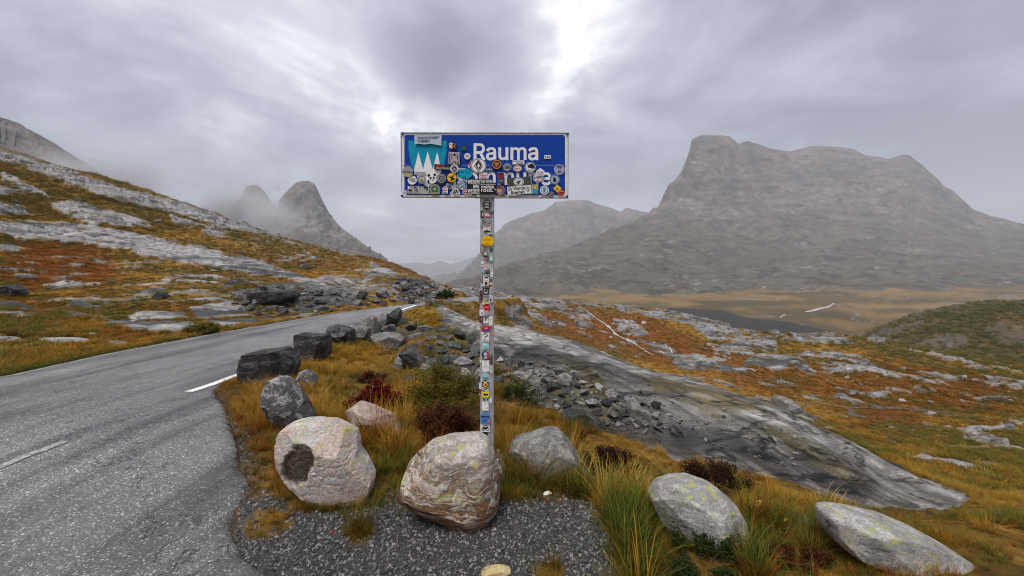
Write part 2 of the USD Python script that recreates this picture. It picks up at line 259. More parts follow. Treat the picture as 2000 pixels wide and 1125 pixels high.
TZ += SLAB * (.20 * stepv + .035 * (smoothstep(0, .9, s2) - s2) + .10 * (fbm(np.stack([SA / 1.5, SB / .5, TX * 0], -1), 5, 44) - .5) + .05 * (SLAY - .5)) * (1 - .6 * WET)
# the road bed
TZ = np.where(ROAD_D < 0, road_z(TY) - .05, road_z(TY) - .012 + (TZ - road_z(TY) + .012) * smoothstep(0, 1.6, ROAD_D))
TZ += np.where(ROAD_D > 0, .02 * smoothstep(0, .12, ROAD_D) * smoothstep(1.5, .3, ROAD_D) * (noise(np.stack([TX * 6, TY * 6, TX * 0], -1), 3)), 0)
PX, PY, DEP = project(np.stack([TX, TY, TZ], -1))
ROCKNEW = 1
# ---- queries
LG = np.linspace(math.log(.42), math.log(7000), 2600)
HG = np.array([np.interp(LG, np.log(TR[:, j]), TZ[:, j]) for j in range(NC)])
def field(F2): return np.array([np.interp(LG, np.log(TR[:, j]), F2[:, j]) for j in range(NC)]).astype(np.float32)
def sample(G, x, y):
    az = np.arctan2(x, y); r = np.hypot(x, y)
    c = np.interp(az, azs, np.arange(NC)); k = (np.log(np.maximum(r, .43)) - LG[0]) / (LG[1] - LG[0])
    return map_coordinates(G, [np.atleast_1d(c), np.atleast_1d(k)], order=1, mode='nearest')
def ground(x, y): return sample(HG, np.asarray(x, float), np.asarray(y, float))
RQ = np.exp(LG)
def hit(px, py, rmin=.5):
    """Where the sight line through a point of the photograph meets the ground."""
    px, py = np.atleast_1d(np.asarray(px, float)), np.atleast_1d(np.asarray(py, float))
    out = np.full((len(px), 3), np.nan)
    d = ray(px, py); hor = np.hypot(d[:, 0], d[:, 1]); c = np.interp(np.arctan2(d[:, 0], d[:, 1]), azs, np.arange(NC))
    for s in range(0, len(px), 4000):
        e = slice(s, s + 4000)
        c0 = np.floor(c[e]).astype(int).clip(0, NC - 2); f = (c[e] - c0)[:, None]
        hz = HG[c0] * (1 - f) + HG[c0 + 1] * f
        rayz = H + RQ[None] * (d[e, 2] / hor[e])[:, None]
        below = (rayz < hz) & (RQ[None] > rmin)
        k = below.argmax(1); ok = below.any(1) & (k > 0); k = np.maximum(k, 1); i = np.arange(len(k))
        g0, g1 = rayz[i, k - 1] - hz[i, k - 1], hz[i, k] - rayz[i, k]
        t = np.clip(g0 / np.maximum(g0 + g1, 1e-9), 0, 1); r = RQ[k - 1] * (1 - t) + RQ[k] * t
        P = np.array([0, 0, H]) + d[e] * (r / hor[e])[:, None]; P[~ok] = np.nan; out[e] = P
    return out
# ---- albedo of the ground cover
def c(*v): return np.array(v, float)
GOLD, STRAW, RUST, OLIVE, MOSS, BROWN, DARK = c(.40, .215, .035), c(.47, .30, .085), c(.235, .075, .012), c(.13, .10, .022), c(.30, .24, .018), c(.20, .115, .030), c(.060, .045, .016)
n1, n2, n3 = wn(7, 51), wn(1.3, 52), wn(.28, 53); nb = wn(28, 54); nv = wn(90, 55)
def mixc(a, b, t): return a + (b - a) * np.clip(t, 0, 1)[..., None]
T = np.broadcast_to(BROWN, PX.shape + (3,)).copy()
far = smoothstep(12, 60, TR)
mixn = .55 * n1 + .3 * n2 + .15 * n3
T = mixc(T, GOLD, smoothstep(.48, .64, mixn))
T = mixc(T, RUST, smoothstep(.52, .66, .5 * nb + .3 * wn(3.5, 56) + .2 * n3) * .85)
T = mixc(T, OLIVE, smoothstep(.55, .66, .5 * wn(5, 57) + .3 * wn(1.1, 58) + .2 * n3) * .85)
T = mixc(T, DARK, smoothstep(.62, .74, .5 * wn(2.3, 59) + .5 * n3) * .7)
PATCH = [([(0, 490), (90, 470), (200, 490), (250, 530), (180, 560), (60, 560), (0, 545)], RUST, .9), ([(250, 640), (330, 655), (300, 675), (180, 662)], RUST, .8), ([(0, 585), (120, 590), (60, 606), (0, 600)], RUST, .7), ([(300, 605), (420, 600), (430, 612), (300, 618)], RUST, .7),
 ([(0, 680), (200, 672), (420, 640), (560, 612), (700, 596), (705, 606), (540, 630), (400, 655), (200, 692), (0, 735)], GOLD, .8), ([(90, 620), (160, 620), (250, 645), (200, 660), (100, 650)], GOLD, .6), ([(640, 480), (860, 555), (800, 545), (600, 520)], BROWN, .6),
 ([(815, 600), (900, 630), (930, 660), (880, 668), (790, 620)], MOSS, .95), ([(970, 680), (1060, 712), (1050, 722), (960, 700)], MOSS, .7), ([(780, 610), (830, 605), (850, 640), (780, 640)], GOLD, .7),
 ([(560, 690), (700, 690), (790, 760), (760, 800), (620, 800), (560, 760)], GOLD, .85), ([(640, 760), (790, 780), (800, 870), (700, 860)], BROWN, .7), ([(990, 790), (1090, 810), (1100, 850), (1000, 880), (960, 850)], GOLD, .9), ([(1100, 850), (1300, 880), (1500, 930), (1500, 960), (1280, 920), (1130, 900)], GOLD, .7),
 ([(1100, 600), (1300, 620), (1420, 690), (1440, 740), (1330, 720), (1180, 680), (1060, 640)], RUST, .75), ([(1400, 690), (1800, 720), (2000, 760), (2000, 800), (1700, 790), (1450, 760)], RUST, .55), ([(1600, 790), (1800, 800), (1800, 835), (1640, 830)], RUST * .8, .8), ([(1560, 770), (1660, 790), (1700, 850), (1600, 830)], GOLD, .6), ([(1660, 840), (1850, 880), (1900, 960), (1780, 920)], GOLD, .45),
 ([(1400, 590), (2000, 560), (2000, 600), (1700, 600), (1600, 640), (1430, 605)], c(.17, .115, .055), .8), ([(1660, 650), (1820, 610), (2000, 590), (2000, 720), (1700, 690)], c(.17, .11, .032), .85), ([(700, 985), (1000, 985), (1000, 1020), (700, 1010)], OLIVE, .5), ([(1060, 880), (1350, 930), (1300, 1000), (1090, 960)], OLIVE, .7)]
for poly, col, w in PATCH: T = mixc(T, col, inside(poly, 16, 70, .5) * w * smoothstep(.25, .6, n2 + .12))
T *= .66 * (.40 + 1.2 * n3)[..., None] * (.8 + .4 * n2)[..., None]
LIGHT, GREY, WETC = c(.27, .26, .25), c(.135, .13, .125), c(.036, .034, .034)
rk = mixc(np.broadcast_to(GREY, T.shape), LIGHT, smoothstep(.35, .62, .6 * wn(4, 61) + .4 * wn(.7, 62)))
leftband = np.zeros_like(PX)
for b in BANDS[:9]: leftband = np.maximum(leftband, inside(b, 6, 26, .5, 7, 400))
rk = mixc(rk, c(.31, .295, .29), leftband * .7 * smoothstep(.3, .55, wn(1.2, 69)))
rk = mixc(rk, c(.055, .05, .042), CRAG * .75)
sl = mixc(mixc(c(.19, .18, .165) * np.ones(3), c(.085, .075, .062), smoothstep(.42, .58, .6 * SLAY + .4 * wn(.9, 63))), c(.29, .28, .26), smoothstep(.54, .66, .5 * fbm(np.stack([SA / .8, SB / .2, TX * 0], -1), 4, 49) + .5 * SLAY) * .8)
sl = mixc(sl, c(.085, .068, .022), smoothstep(.55, .66, fbm(np.stack([SA / 1.8, SB / .7, TX * 0], -1), 4, 50)) * .7)
sl = mixc(sl, c(.02, .019, .018), smoothstep(.90, .97, stepf) * .8)
rk = mixc(rk, sl * .92, SLAB)
ridge = inside([(858, 590), (960, 632), (1100, 662), (1250, 716), (1400, 768), (1550, 824), (1700, 893), (1880, 972), (1870, 981), (1690, 904), (1545, 836), (1390, 785), (1230, 738), (1080, 688), (950, 655), (870, 612)], 6, 24, .8, 3.5, 24)
rk = mixc(rk, c(.27, .26, .245), ridge * .9 * smoothstep(.3, .5, wn(.6, 70)))
rk = mixc(rk, c(.085, .062, .016), MOSSY * .85)
rk = mixc(rk, WETC, WET * .85)
rk = mixc(rk, c(.085, .075, .066), smoothstep(130, 150, TR) * smoothstep(420, 320, TR) * .8)
veg = smoothstep(.5, .62, wn(1.9, 64) * .6 + wn(.5, 65) * .4)
CUT = ROCK * (1 - .75 * veg * np.where(SLAB > .3, .38, np.where(leftband > .3, .6, 1)))
CUT = smoothstep(.35, .6, CUT + .25 * (n3 - .5))
rk *= (.55 + .9 * wn(.35, 66))[..., None]
streak = fbm(np.stack([TX / 4.5, TY / 1.6, TZ / .55 + TX * .12], -1), 5, 68)
rk *= (1 - .7 * smoothstep(.50, .62, streak))[..., None]
T = mixc(T, rk, CUT)
T = mixc(T, c(.058, .055, .053) * (0.7 + .6 * wn(.05, 67))[..., None], np.maximum(GRAVEL, smoothstep(.16, .0, ROAD_D) * .6))
T = np.where((ROAD_D < -.02)[..., None], c(.08, .08, .08), T)
# valley floor and the far distance
T = mixc(T, mixc(c(.17, .105, .04) * np.ones(3), c(.07, .055, .024), smoothstep(.42, .6, wn(45, 80))) * (.5 + nv)[..., None], smoothstep(150, 260, TR) * .9)
T = mixc(T, c(.16, .15, .14), smoothstep(.62, .68, .6 * wn(30, 81) + .4 * wn(9, 82)) * smoothstep(200, 300, TR) * smoothstep(1500, 900, TR) * .8)
SCREE = np.maximum.reduce([inside([(745, 640), (790, 625), (850, 640), (930, 662), (950, 690), (955, 775), (915, 770), (860, 745), (800, 712), (760, 690)], 8, 30, .6, 4.5, 24), inside([(700, 655), (745, 640), (790, 690), (760, 690)], 6, 24, .6, 4.5, 24), .8 * inside([(968, 700), (1040, 705), (1120, 735), (1190, 765), (1290, 795), (1290, 850), (1230, 845), (1150, 815), (1080, 800), (1000, 775), (970, 750)], 8, 30, .6, 4, 24)])
T = mixc(T, c(.075, .066, .055) * (.5 + wn(.22, 72))[..., None], SCREE * .85 * smoothstep(.42, .34, wn(.8, 73) - .12))
T *= (1 - .45 * smoothstep(9, 5, TR) * (1 - CUT) * (1 - GRAVEL) * smoothstep(.35, .6, wn(.16, 75) + .08))[..., None]
GRASSY = (1 - CUT) * (1 - .93 * SCREE) * (1 - GRAVEL) * smoothstep(-.03, .05, ROAD_D)

def ground_material():
    n = {'a': ('attribute', {'attribute': 'tint'}), 'k': ('attribute', {'attribute': 'rocky'}), 'g': ('geometry', {}),
         'f1': ('noise_texture', {'scale': 9.0, 'detail': 8.0, 'roughness': .7}), 'f2': ('noise_texture', {'scale': 1.2, 'detail': 8.0, 'roughness': .65}),
         'map': ('mapping', {'scale': (.6, 2.2, 7.0), 'rotation': (0.1, .12, .5)}), 'crk': ('noise_texture', {'scale': 1.3, 'detail': 9.0, 'roughness': .68, 'distortion': .4}),
         'v1': ('map_range', {'from_min': .25, 'from_max': .75, 'to_min': .45, 'to_max': 1.55}), 'vr': ('map_range', {'from_min': .3, 'from_max': .66, 'to_min': .25, 'to_max': 1.5}),
         'f3': ('noise_texture', {'scale': 30.0, 'detail': 9.0, 'roughness': .75}), 'v3': ('map_range', {'from_min': .3, 'from_max': .7, 'to_min': .5, 'to_max': 1.5}), 'vv': ('math', {'math_type': 'multiply'}), 'mf': ('mix_float', {}), 'sc': ('vector_math', {'math_type': 'scale'}), 'cmap': ('mapping', {'scale': (.22, .75, 2.6), 'rotation': (.1, .15, .5)}), 'cn': ('noise_texture', {'scale': 1.1, 'detail': 6.0, 'roughness': .55, 'distortion': .5}), 'c5': ('math', {'math_type': 'subtract', 'value2': .5}), 'ca': ('math', {'math_type': 'absolute'}), 'cr': ('map_range', {'from_min': .002, 'from_max': .022, 'to_min': .22, 'to_max': 1.0, 'clamp': True}), 'cx': ('mix_float', {'a': 1.0}), 'cs': ('vector_math', {'math_type': 'scale'}),
         'hb': ('mix_float', {}), 'bm': ('bump', {'strength': .8, 'distance': .12}), 'ro': ('map_range', {'from_min': 0.0, 'from_max': 1.0, 'to_min': .95, 'to_max': .55}),
         'p': ('principled_bsdf', {'specular_ior_level': .14})}
    l = [('g.position', 'f1.vector'), ('g.position', 'f2.vector'), ('g.position', 'map.vector'), ('map.vector', 'crk.vector'), ('f1.fac', 'v1.value'), ('crk.fac', 'vr.value'), ('k.fac', 'mf.fac'), ('v1.result', 'mf.a'), ('g.position', 'f3.vector'), ('f3.fac', 'v3.value'), ('v3.result', 'vv.value1'), ('vr.result', 'vv.value2'), ('vv.value', 'mf.b'),
         ('a.color', 'sc.vector1'), ('mf.result', 'sc.scale'), ('g.position', 'cmap.vector'), ('cmap.vector', 'cn.vector'), ('cn.fac', 'c5.value1'), ('c5.value', 'ca.value1'), ('ca.value', 'cr.value'), ('k.fac', 'cx.fac'), ('cr.result', 'cx.b'), ('sc.vector', 'cs.vector1'), ('cx.result', 'cs.scale'), ('cs.vector', 'p.base_color'), ('k.fac', 'hb.fac'), ('f1.fac', 'hb.a'), ('crk.fac', 'hb.b'), ('hb.result', 'bm.height'), ('bm.normal', 'p.normal'), ('k.fac', 'ro.value'), ('ro.result', 'p.roughness')]
    return mat('ground_cover', n, l)
tf = grid_faces(NR, NC, True)
tv = np.stack([TX, TY, TZ], -1).reshape(-1, 3)
tag(obj('ground', (tv, tf), ground_material(), smooth=True, primvars={'tint': np.clip(T, .004, .9).reshape(-1, 3), 'rocky': CUT.reshape(-1)}), kind='structure')
FG = {k: field(v) for k, v in dict(grassy=GRASSY, rock=CUT, gravel=GRAVEL, road=np.clip(ROAD_D, -3, 3)).items()}
TG = [field(T[..., k]) for k in range(3)]
# ------------------------------------------------------------------ road and its markings
YS = np.concatenate([np.linspace(-14, 1.5, 24), np.linspace(1.6, 7, 320), np.linspace(7.1, 34, 110)])
US = np.concatenate([[0, .004], np.linspace(.02, .98, 26), [.992, 1]])
xl, xr = edge(LEFT, YS), edge(RIGHT, YS)
xr = xr + (.16 * (fbm(np.stack([YS * 4, YS * 0, YS * 0], -1), 5, 5) - .5) + .05 * (noise(np.stack([YS * 19, YS * 0, YS * 0], -1), 6) - .5)) * smoothstep(6, 4, YS)
RX = xl[:, None] + (xr - xl)[:, None] * US[None]
RYY = np.broadcast_to(YS[:, None], RX.shape)
RZ = road_z(RYY) + .012 * (fbm(np.stack([RX * .9, RYY * .9, RX * 0], -1), 3, 8) - .5) + .05 * np.sin(US * math.pi)[None]
def road_top(x, y):
    u = (x - edge(LEFT, y)) / (edge(RIGHT, y) - edge(LEFT, y))
    return road_z(y) + .012 * (fbm(np.stack([x * .9, y * .9, x * 0], -1), 3, 8) - .5) + .05 * np.sin(np.clip(u, 0, 1) * math.pi)
RZ[:, 0] -= .06; RZ[:, -1] -= .05; RZ[:, -2] -= .008
def asphalt():
    n = {'g': ('geometry', {}), 'vo': ('voronoi_texture', {'scale': 115.0}), 'vr': ('voronoi_texture', {'scale': 38.0}), 'ch': ('rgb_ramp', {'ramp': [(0, (.085, .083, .082)), (.6, (.13, .127, .125)), (.86, (.185, .18, .176)), (.955, (.30, .29, .28)), (.97, (.50, .48, .46)), (1, (.55, .53, .50))]}), 'sp': ('separate_color', {}), 'sp2': ('separate_color', {}),
         'big': ('noise_texture', {'scale': .55, 'detail': 5.0, 'roughness': .6}), 'map': ('mapping', {'rotation': (0, 0, -.22), 'scale': (1.6, .12, 1)}), 'str': ('noise_texture', {'scale': 1.1, 'detail': 6.0, 'roughness': .62}),
         'm1': ('map_range', {'from_min': .3, 'from_max': .7, 'to_min': .72, 'to_max': 1.22}), 'm2': ('map_range', {'from_min': .38, 'from_max': .55, 'to_min': .42, 'to_max': 1.05, 'clamp': True}), 'mm': ('math', {'math_type': 'multiply'}), 'sc': ('vector_math', {'math_type': 'scale'}),
         'ck': ('noise_texture', {'scale': .42, 'detail': 6.0, 'roughness': .62, 'distortion': .6}), 'k5': ('math', {'math_type': 'subtract', 'value2': .5}), 'ka': ('math', {'math_type': 'absolute'}), 'kr': ('map_range', {'from_min': .0012, 'from_max': .0035, 'to_min': .35, 'to_max': 1.0, 'clamp': True}), 'ks': ('vector_math', {'math_type': 'scale'}), 'bh': ('math', {'math_type': 'multiply', 'value2': -1.0}), 'bm': ('bump', {'strength': .55, 'distance': .006}), 'rr': ('map_range', {'from_min': .3, 'from_max': .7, 'to_min': .2, 'to_max': .46}), 'p': ('principled_bsdf', {'specular_ior_level': .5})}
    l = [('g.position', 'vo.vector'), ('g.position', 'vr.vector'), ('vo.color', 'sp.color'), ('sp.r', 'ch.fac'), ('g.position', 'big.vector'), ('g.position', 'map.vector'), ('map.vector', 'str.vector'), ('big.fac', 'm1.value'), ('str.fac', 'm2.value'), ('m1.result', 'mm.value1'), ('m2.result', 'mm.value2'),
         ('ch.color', 'sc.vector1'), ('mm.value', 'sc.scale'), ('g.position', 'ck.vector'), ('ck.fac', 'k5.value1'), ('k5.value', 'ka.value1'), ('ka.value', 'kr.value'), ('sc.vector', 'ks.vector1'), ('kr.result', 'ks.scale'), ('ks.vector', 'p.base_color'), ('vo.distance', 'bh.value1'), ('bh.value', 'bm.height'), ('bm.normal', 'p.normal'), ('big.fac', 'rr.value'), ('rr.result', 'p.roughness')]
    return mat('asphalt', n, l)
tag(obj('road', (np.stack([RX, RYY, RZ], -1).reshape(-1, 3), grid_faces(len(YS), len(US))), asphalt(), smooth=True), kind='structure')
def paint(name, wear, col=(.74, .74, .72)):
    n = {'g': ('geometry', {}), 'n': ('noise_texture', {'scale': 26.0, 'detail': 6.0, 'roughness': .7}), 'r': ('map_range', {'from_min': wear - .1, 'from_max': wear + .1, 'clamp': True}), 'm': ('mix', {'color1': (.17, .165, .16), 'color2': col}), 'p': ('principled_bsdf', {'roughness': .6})}
    return mat(name, n, [('g.position', 'n.vector'), ('n.fac', 'r.value'), ('r.result', 'm.fac'), ('m.color', 'p.base_color')])
def stripe(name, pts, w, m):
    pts = np.array(pts, float)[:, :2]; s = np.concatenate([[0], np.cumsum(np.linalg.norm(np.diff(pts, axis=0), axis=1))])
    q = np.linspace(0, s[-1], max(8, int(s[-1] / .15))); p = np.stack([np.interp(q, s, pts[:, k]) for k in (0, 1)], 1)
    t = np.gradient(p, axis=0); t /= np.linalg.norm(t, axis=1)[:, None]; nrm = np.stack([t[:, 1], -t[:, 0]], 1)
    e = (noise(np.stack([q * 14, q * 0, q * 0], -1), 4) - .5) * .02
    rows = np.stack([p + nrm * (o * w / 2 + e[:, None] * abs(o) * o)[:, :] if np.ndim(o) else p + nrm * (o * (w / 2) + (e[:, None] if abs(o) == 1 else 0)) for o in (-1, -.3, .3, 1)], 1)
    z = road_top(rows[..., 0], rows[..., 1]) + .006
    tag(obj(name, (np.concatenate([rows, z[..., None]], -1).reshape(-1, 3), grid_faces(len(q), 4)), m, smooth=True), kind='structure')
stripe('road_edge_line', [p[:2] + [.14 + .004 * p[1], 0] for p in LEFT[:-2]], .10, paint('worn_paint', .56, (.5, .5, .48)))
stripe('road_edge_line', [on_road(370, 767), on_road(420, 749), on_road(474, 729)], .11, paint('white_paint', .32))
stripe('road_edge_line', [on_road(776, 609), on_road(795, 602), on_road(812, 596.8)], .12, paint('white_paint_far', .35))
stripe('road_centre_line', [on_road(-60, 945), on_road(0, 920), on_road(65, 893), on_road(130, 868)], .09, paint('faded_paint', .54, (.42, .41, .40)))
# ------------------------------------------------------------------ mountains: lofted through their foot, flanks and crest
def rock_mat(name, base, dark, green, s, warm=(.19, .155, .14)):
    n = {'g': ('geometry', {}), 'n1': ('noise_texture', {'scale': s, 'detail': 9.0, 'roughness': .62}), 'n2': ('noise_texture', {'scale': s * 5.5, 'detail': 8.0, 'roughness': .7}), 'map': ('mapping', {'scale': (.22, .22, 2.2), 'rotation': (.1, .42, 0)}), 'n3': ('noise_texture', {'scale': s * 5, 'detail': 7.0, 'roughness': .65}),
         'r1': ('rgb_ramp', {'ramp': [(.30, dark), (.46, base), (.60, warm), (.74, tuple(min(1, 1.5 * x) for x in base))]}), 'r2': ('map_range', {'from_min': .3, 'from_max': .7, 'to_min': .55, 'to_max': 1.45}), 'r3': ('map_range', {'from_min': .36, 'from_max': .6, 'to_min': .8, 'to_max': 1.12}), 'mm': ('math', {'math_type': 'multiply'}),
         'sc': ('vector_math', {'math_type': 'scale'}), 'a': ('attribute', {'attribute': 'grown'}), 'mix': ('mix', {'color2': green}), 'cmap': ('mapping', {'scale': (s * 1.6, s * 1.6, s * 4.5), 'rotation': (.15, .35, 0)}), 'cn': ('noise_texture', {'scale': 1.0, 'detail': 7.0, 'roughness': .6, 'distortion': .4}), 'c5': ('math', {'math_type': 'subtract', 'value2': .5}), 'ca': ('math', {'math_type': 'absolute'}), 'cr': ('map_range', {'from_min': .0, 'from_max': .035, 'to_min': .3, 'to_max': 1.0, 'clamp': True}), 'lt': ('noise_texture', {'scale': s * 9, 'detail': 6.0, 'roughness': .6}), 'lr': ('map_range', {'from_min': .56, 'from_max': .62, 'to_max': .6, 'clamp': True}), 'lk': ('map_range', {'from_min': .52, 'from_max': .62, 'clamp': True}), 'lx': ('math', {'math_type': 'multiply'}), 'lm': ('mix', {'color2': (.28, .265, .25)}), 'cs': ('vector_math', {'math_type': 'scale'}), 'bm': ('bump', {'strength': .8, 'distance': .035 / s}), 'p': ('principled_bsdf', {'roughness': .85, 'specular_ior_level': .3})}
    l = [('g.position', 'n1.vector'), ('g.position', 'n2.vector'), ('g.position', 'map.vector'), ('map.vector', 'n3.vector'), ('n1.fac', 'r1.fac'), ('n2.fac', 'r2.value'), ('n3.fac', 'r3.value'), ('r2.result', 'mm.value1'), ('r3.result', 'mm.value2'), ('a.fac', 'mix.fac'), ('r1.color', 'mix.color1'), ('g.position', 'lt.vector'), ('lt.fac', 'lr.value'), ('n1.fac', 'lk.value'), ('lr.result', 'lx.value1'), ('lk.result', 'lx.value2'), ('lx.value', 'lm.fac'), ('mix.color', 'lm.color1'), ('lm.color', 'sc.vector1'), ('g.position', 'cmap.vector'), ('cmap.vector', 'cn.vector'), ('cn.fac', 'c5.value1'), ('c5.value', 'ca.value1'), ('ca.value', 'cr.value'), ('sc.vector', 'cs.vector1'), ('cr.result', 'cs.scale'), ('mm.value', 'sc.scale'), ('cs.vector', 'p.base_color'), ('n2.fac', 'bm.height'), ('bm.normal', 'p.normal')]
    return mat(name, n, l)
def mountain(name, crest, lines, back, m, rough, lam, seed, step=1.7, rows=56, green_top=None):
    """crest and each of lines (from the foot up): [(px, py, Y)]; back: (Y factor, z) of the far foot."""
    x0, x1 = crest[0][0], crest[-1][0]; px = np.arange(x0, x1 + step, step)
    def curve(c_): c_ = np.array(c_, float); return np.interp(px, c_[:, 0], c_[:, 1]), np.exp(np.interp(px, c_[:, 0], np.log(c_[:, 2])))
    P = []
    allc = [curve(q) for q in lines] + [curve(crest)]
    jag = (fbm(np.stack([px / 26, px * 0, px * 0], -1), 5, seed) - .5) * rough[0]
    allc[-1] = (allc[-1][0] + jag, allc[-1][1])
    nodes = np.array([at(px, py, Y) for py, Y in allc])                     # k x n x 3
    bk = nodes[-1].copy(); bk[:, :2] *= back[0]; bk[:, 2] = back[1]
    nodes = np.concatenate([nodes, bk[None]], 0)
    k = len(nodes); t = np.concatenate([np.linspace(i, i + 1, rows if i < k - 2 else 10, endpoint=False) for i in range(k - 1)] + [[k - 1]])
    G = PchipInterpolator(np.arange(k), nodes, axis=0)(t)
    S = np.stack([G[..., 0], G[..., 1], G[..., 2]], -1)
    away = np.minimum(smoothstep(0, .6, t), smoothstep(0, .35, np.abs(t - (k - 2))))[:, None]
    nrm = np.cross(np.gradient(S, axis=1), np.gradient(S, axis=0)); nrm /= np.linalg.norm(nrm, axis=2)[..., None] + 1e-9; nrm *= np.sign(-nrm[..., 1:2] + 1e-6)
    U_ = S[..., 0] + .45 * (S[..., 2] - S[..., 2].min()); wob_ = lam * .5 * (fbm(S / lam, 3, seed + 7) - .5)
    gul = .6 * (1 - np.abs(2 * fbm(np.stack([(U_ + wob_) / (lam * .42), S[..., 1] / (lam * 3), S[..., 2] / (lam * 2.2)], -1), 5, seed + 1) - 1)) + .4 * (1 - np.abs(2 * fbm(S / [lam, lam, lam * 1.3], 5, seed + 6) - 1))
    ter = fbm(np.stack([S[..., 0] / (lam * .6), S[..., 1] / (lam * .6), (S[..., 2] + .12 * S[..., 0]) / (lam * .10)], -1), 5, seed + 2) - .5
    fine = np.abs(fbm(S / (lam * .2), 5, seed + 3) - .5) * 2 - .3
    S = S + nrm * ((gul - .75) * rough[1] + ter * rough[2] * .6 + fine * rough[2] * .55)[..., None] * away[..., None]
    slope = np.abs(nrm[..., 2])
    hgt = (S[..., 2] + 60) / (nodes[-2][:, 2].max() + 60)
    grown = np.clip(smoothstep(.5, .1, hgt + .5 * (fbm(S / lam, 4, seed + 5) - .5)) * smoothstep(.1, .3, slope), 0, 1) * .9
    o = obj(name, (S.reshape(-1, 3), grid_faces(len(t), len(px), False)), m, smooth=True, primvars={'grown': grown.reshape(-1)})
    return tag(o, kind='structure')
M1 = rock_mat('mountain_rock', (.105, .09, .08), (.035, .031, .029), (.072, .062, .04), .006, (.145, .112, .095))
M2 = rock_mat('far_rock', (.12, .12, .13), (.06, .06, .07), (.08, .08, .06), .003, (.14, .135, .14))
CR = [(860, 556, 1000), (885, 551, 1000), (960, 530, 1050), (1000, 515, 1100), (1100, 487, 1250), (1180, 455, 1400), (1240, 433, 1550), (1270, 422, 1650), (1285, 405, 1720), (1300, 372, 1760), (1330, 340, 1800), (1345, 300, 1820), (1352, 272, 1830), (1368, 266, 1840), (1400, 265, 1860), (1425, 268, 1880), (1442, 283, 1900), (1460, 277, 1950), (1500, 291, 2000), (1545, 298, 2050),
      (1575, 291, 2100), (1620, 288, 2100), (1665, 294, 2080), (1690, 307, 2050), (1735, 313, 2050), (1762, 304, 2050), (1775, 304, 2050), (1800, 322, 2020), (1835, 358, 2000), (1870, 385, 1980), (1900, 410, 1950), (1950, 430, 1900), (2000, 442, 1850), (2100, 462, 1800), (2400, 470, 1700), (2800, 470, 1600)]
mountain('mountain', CR, [[(860, 575, 850), (1100, 588, 600), (1250, 592, 560), (1500, 584, 640), (2000, 584, 650), (2800, 600, 600)], [(860, 563, 930), (1000, 556, 760), (1250, 560, 720), (1500, 566, 760), (2000, 562, 760), (2800, 570, 700)], [(860, 560, 960), (1000, 535, 900), (1250, 500, 950), (1500, 510, 1000), (2000, 530, 950), (2800, 540, 900)],
                          [(860, 558, 990), (1000, 522, 1010), (1100, 502, 1120), (1270, 450, 1350), (1340, 420, 1500), (1500, 420, 1500), (1700, 440, 1450), (1900, 470, 1400), (2000, 480, 1350), (2800, 510, 1300)]], (1.3, -120), M1, (3, 78, 13), 230, 71, rows=60)
CR2 = [(850, 560, 2800), (885, 549, 2800), (900, 535, 2850), (930, 505, 2900), (958, 465, 2950), (985, 438, 3000), (1000, 430, 3000), (1040, 417, 3000), (1062, 411, 3000), (1085, 394, 3000), (1120, 391, 3000), (1150, 392, 3000), (1182, 404, 3050), (1212, 414, 3100), (1222, 406, 3100), (1245, 412, 3100), (1268, 417, 3100), (1330, 440, 3100), (1500, 470, 3000)]
mountain('mountain', CR2, [[(850, 575, 2000), (1500, 560, 2000)], [(850, 566, 2400), (960, 530, 2400), (1100, 490, 2450), (1500, 510, 2400)]], (1.25, -150), M1, (5, 80, 60), 200, 72, rows=36)
CR3 = [(420, 530, 1700), (470, 480, 1650), (500, 450, 1620), (535, 408, 1600), (558, 378, 1600), (578, 359, 1600), (592, 353, 1600), (602, 353, 1600), (615, 360, 1600), (622, 374, 1600), (632, 395, 1590), (645, 420, 1570), (662, 442, 1550), (700, 470, 1520), (735, 494, 1490), (748, 504, 1470), (760, 515, 1450), (800, 535, 1430), (840, 560, 1400)]
mountain('mountain', CR3, [[(420, 585, 1000), (600, 560, 1050), (840, 590, 1050)], [(420, 545, 1350), (520, 500, 1280), (600, 470, 1280), (680, 500, 1280), (840, 572, 1250)]], (1.3, -120), M1, (5, 42, 34), 80, 73, rows=36)
CR4 = [(330, 470, 2000), (388, 420, 2000), (398, 406, 2000), (412, 402, 2000), (432, 410, 2000), (452, 412, 1980), (470, 385, 1950), (482, 364, 1950), (496, 360, 1950), (506, 364, 1950), (518, 378, 1950), (532, 400, 1950), (550, 430, 1930), (600, 480, 1900)]
mountain('mountain', CR4, [[(330, 540, 1500), (600, 540, 1500)], [(330, 505, 1700), (480, 450, 1700), (600, 505, 1700)]], (1.3, -120), M1, (5, 42, 34), 80, 74, rows=30)
CR5 = [(-700, 60, 520), (-300, 135, 560), (-100, 195, 590), (0, 234, 600), (40, 250, 610), (80, 272, 620), (110, 288, 630), (150, 312, 640), (200, 343, 660), (260, 372, 680), (320, 398, 700), (420, 440, 720), (560, 500, 740), (640, 540, 760)]
mountain('mountain', CR5, [[(-700, 300, 200), (0, 380, 240), (300, 470, 300), (640, 580, 420)], [(-700, 180, 360), (0, 300, 420), (300, 440, 480), (640, 560, 560)]], (1.3, 0), M1, (5, 12, 8), 60, 75, rows=30)
CR6 = [(700, 540, 6600), (760, 520, 6600), (790, 514, 6500), (815, 511, 6500), (835, 516, 6500), (858, 508, 6400), (880, 516, 6400), (900, 511, 6300), (925, 500, 6300), (960, 505, 6300), (1050, 520, 6300)]
mountain('mountain', CR6, [[(700, 565, 5200), (1050, 565, 5200)], [(700, 550, 5800), (850, 535, 5700), (1050, 545, 5800)]], (1.1, -330), M2, (3, 80, 50), 420, 76, rows=14)
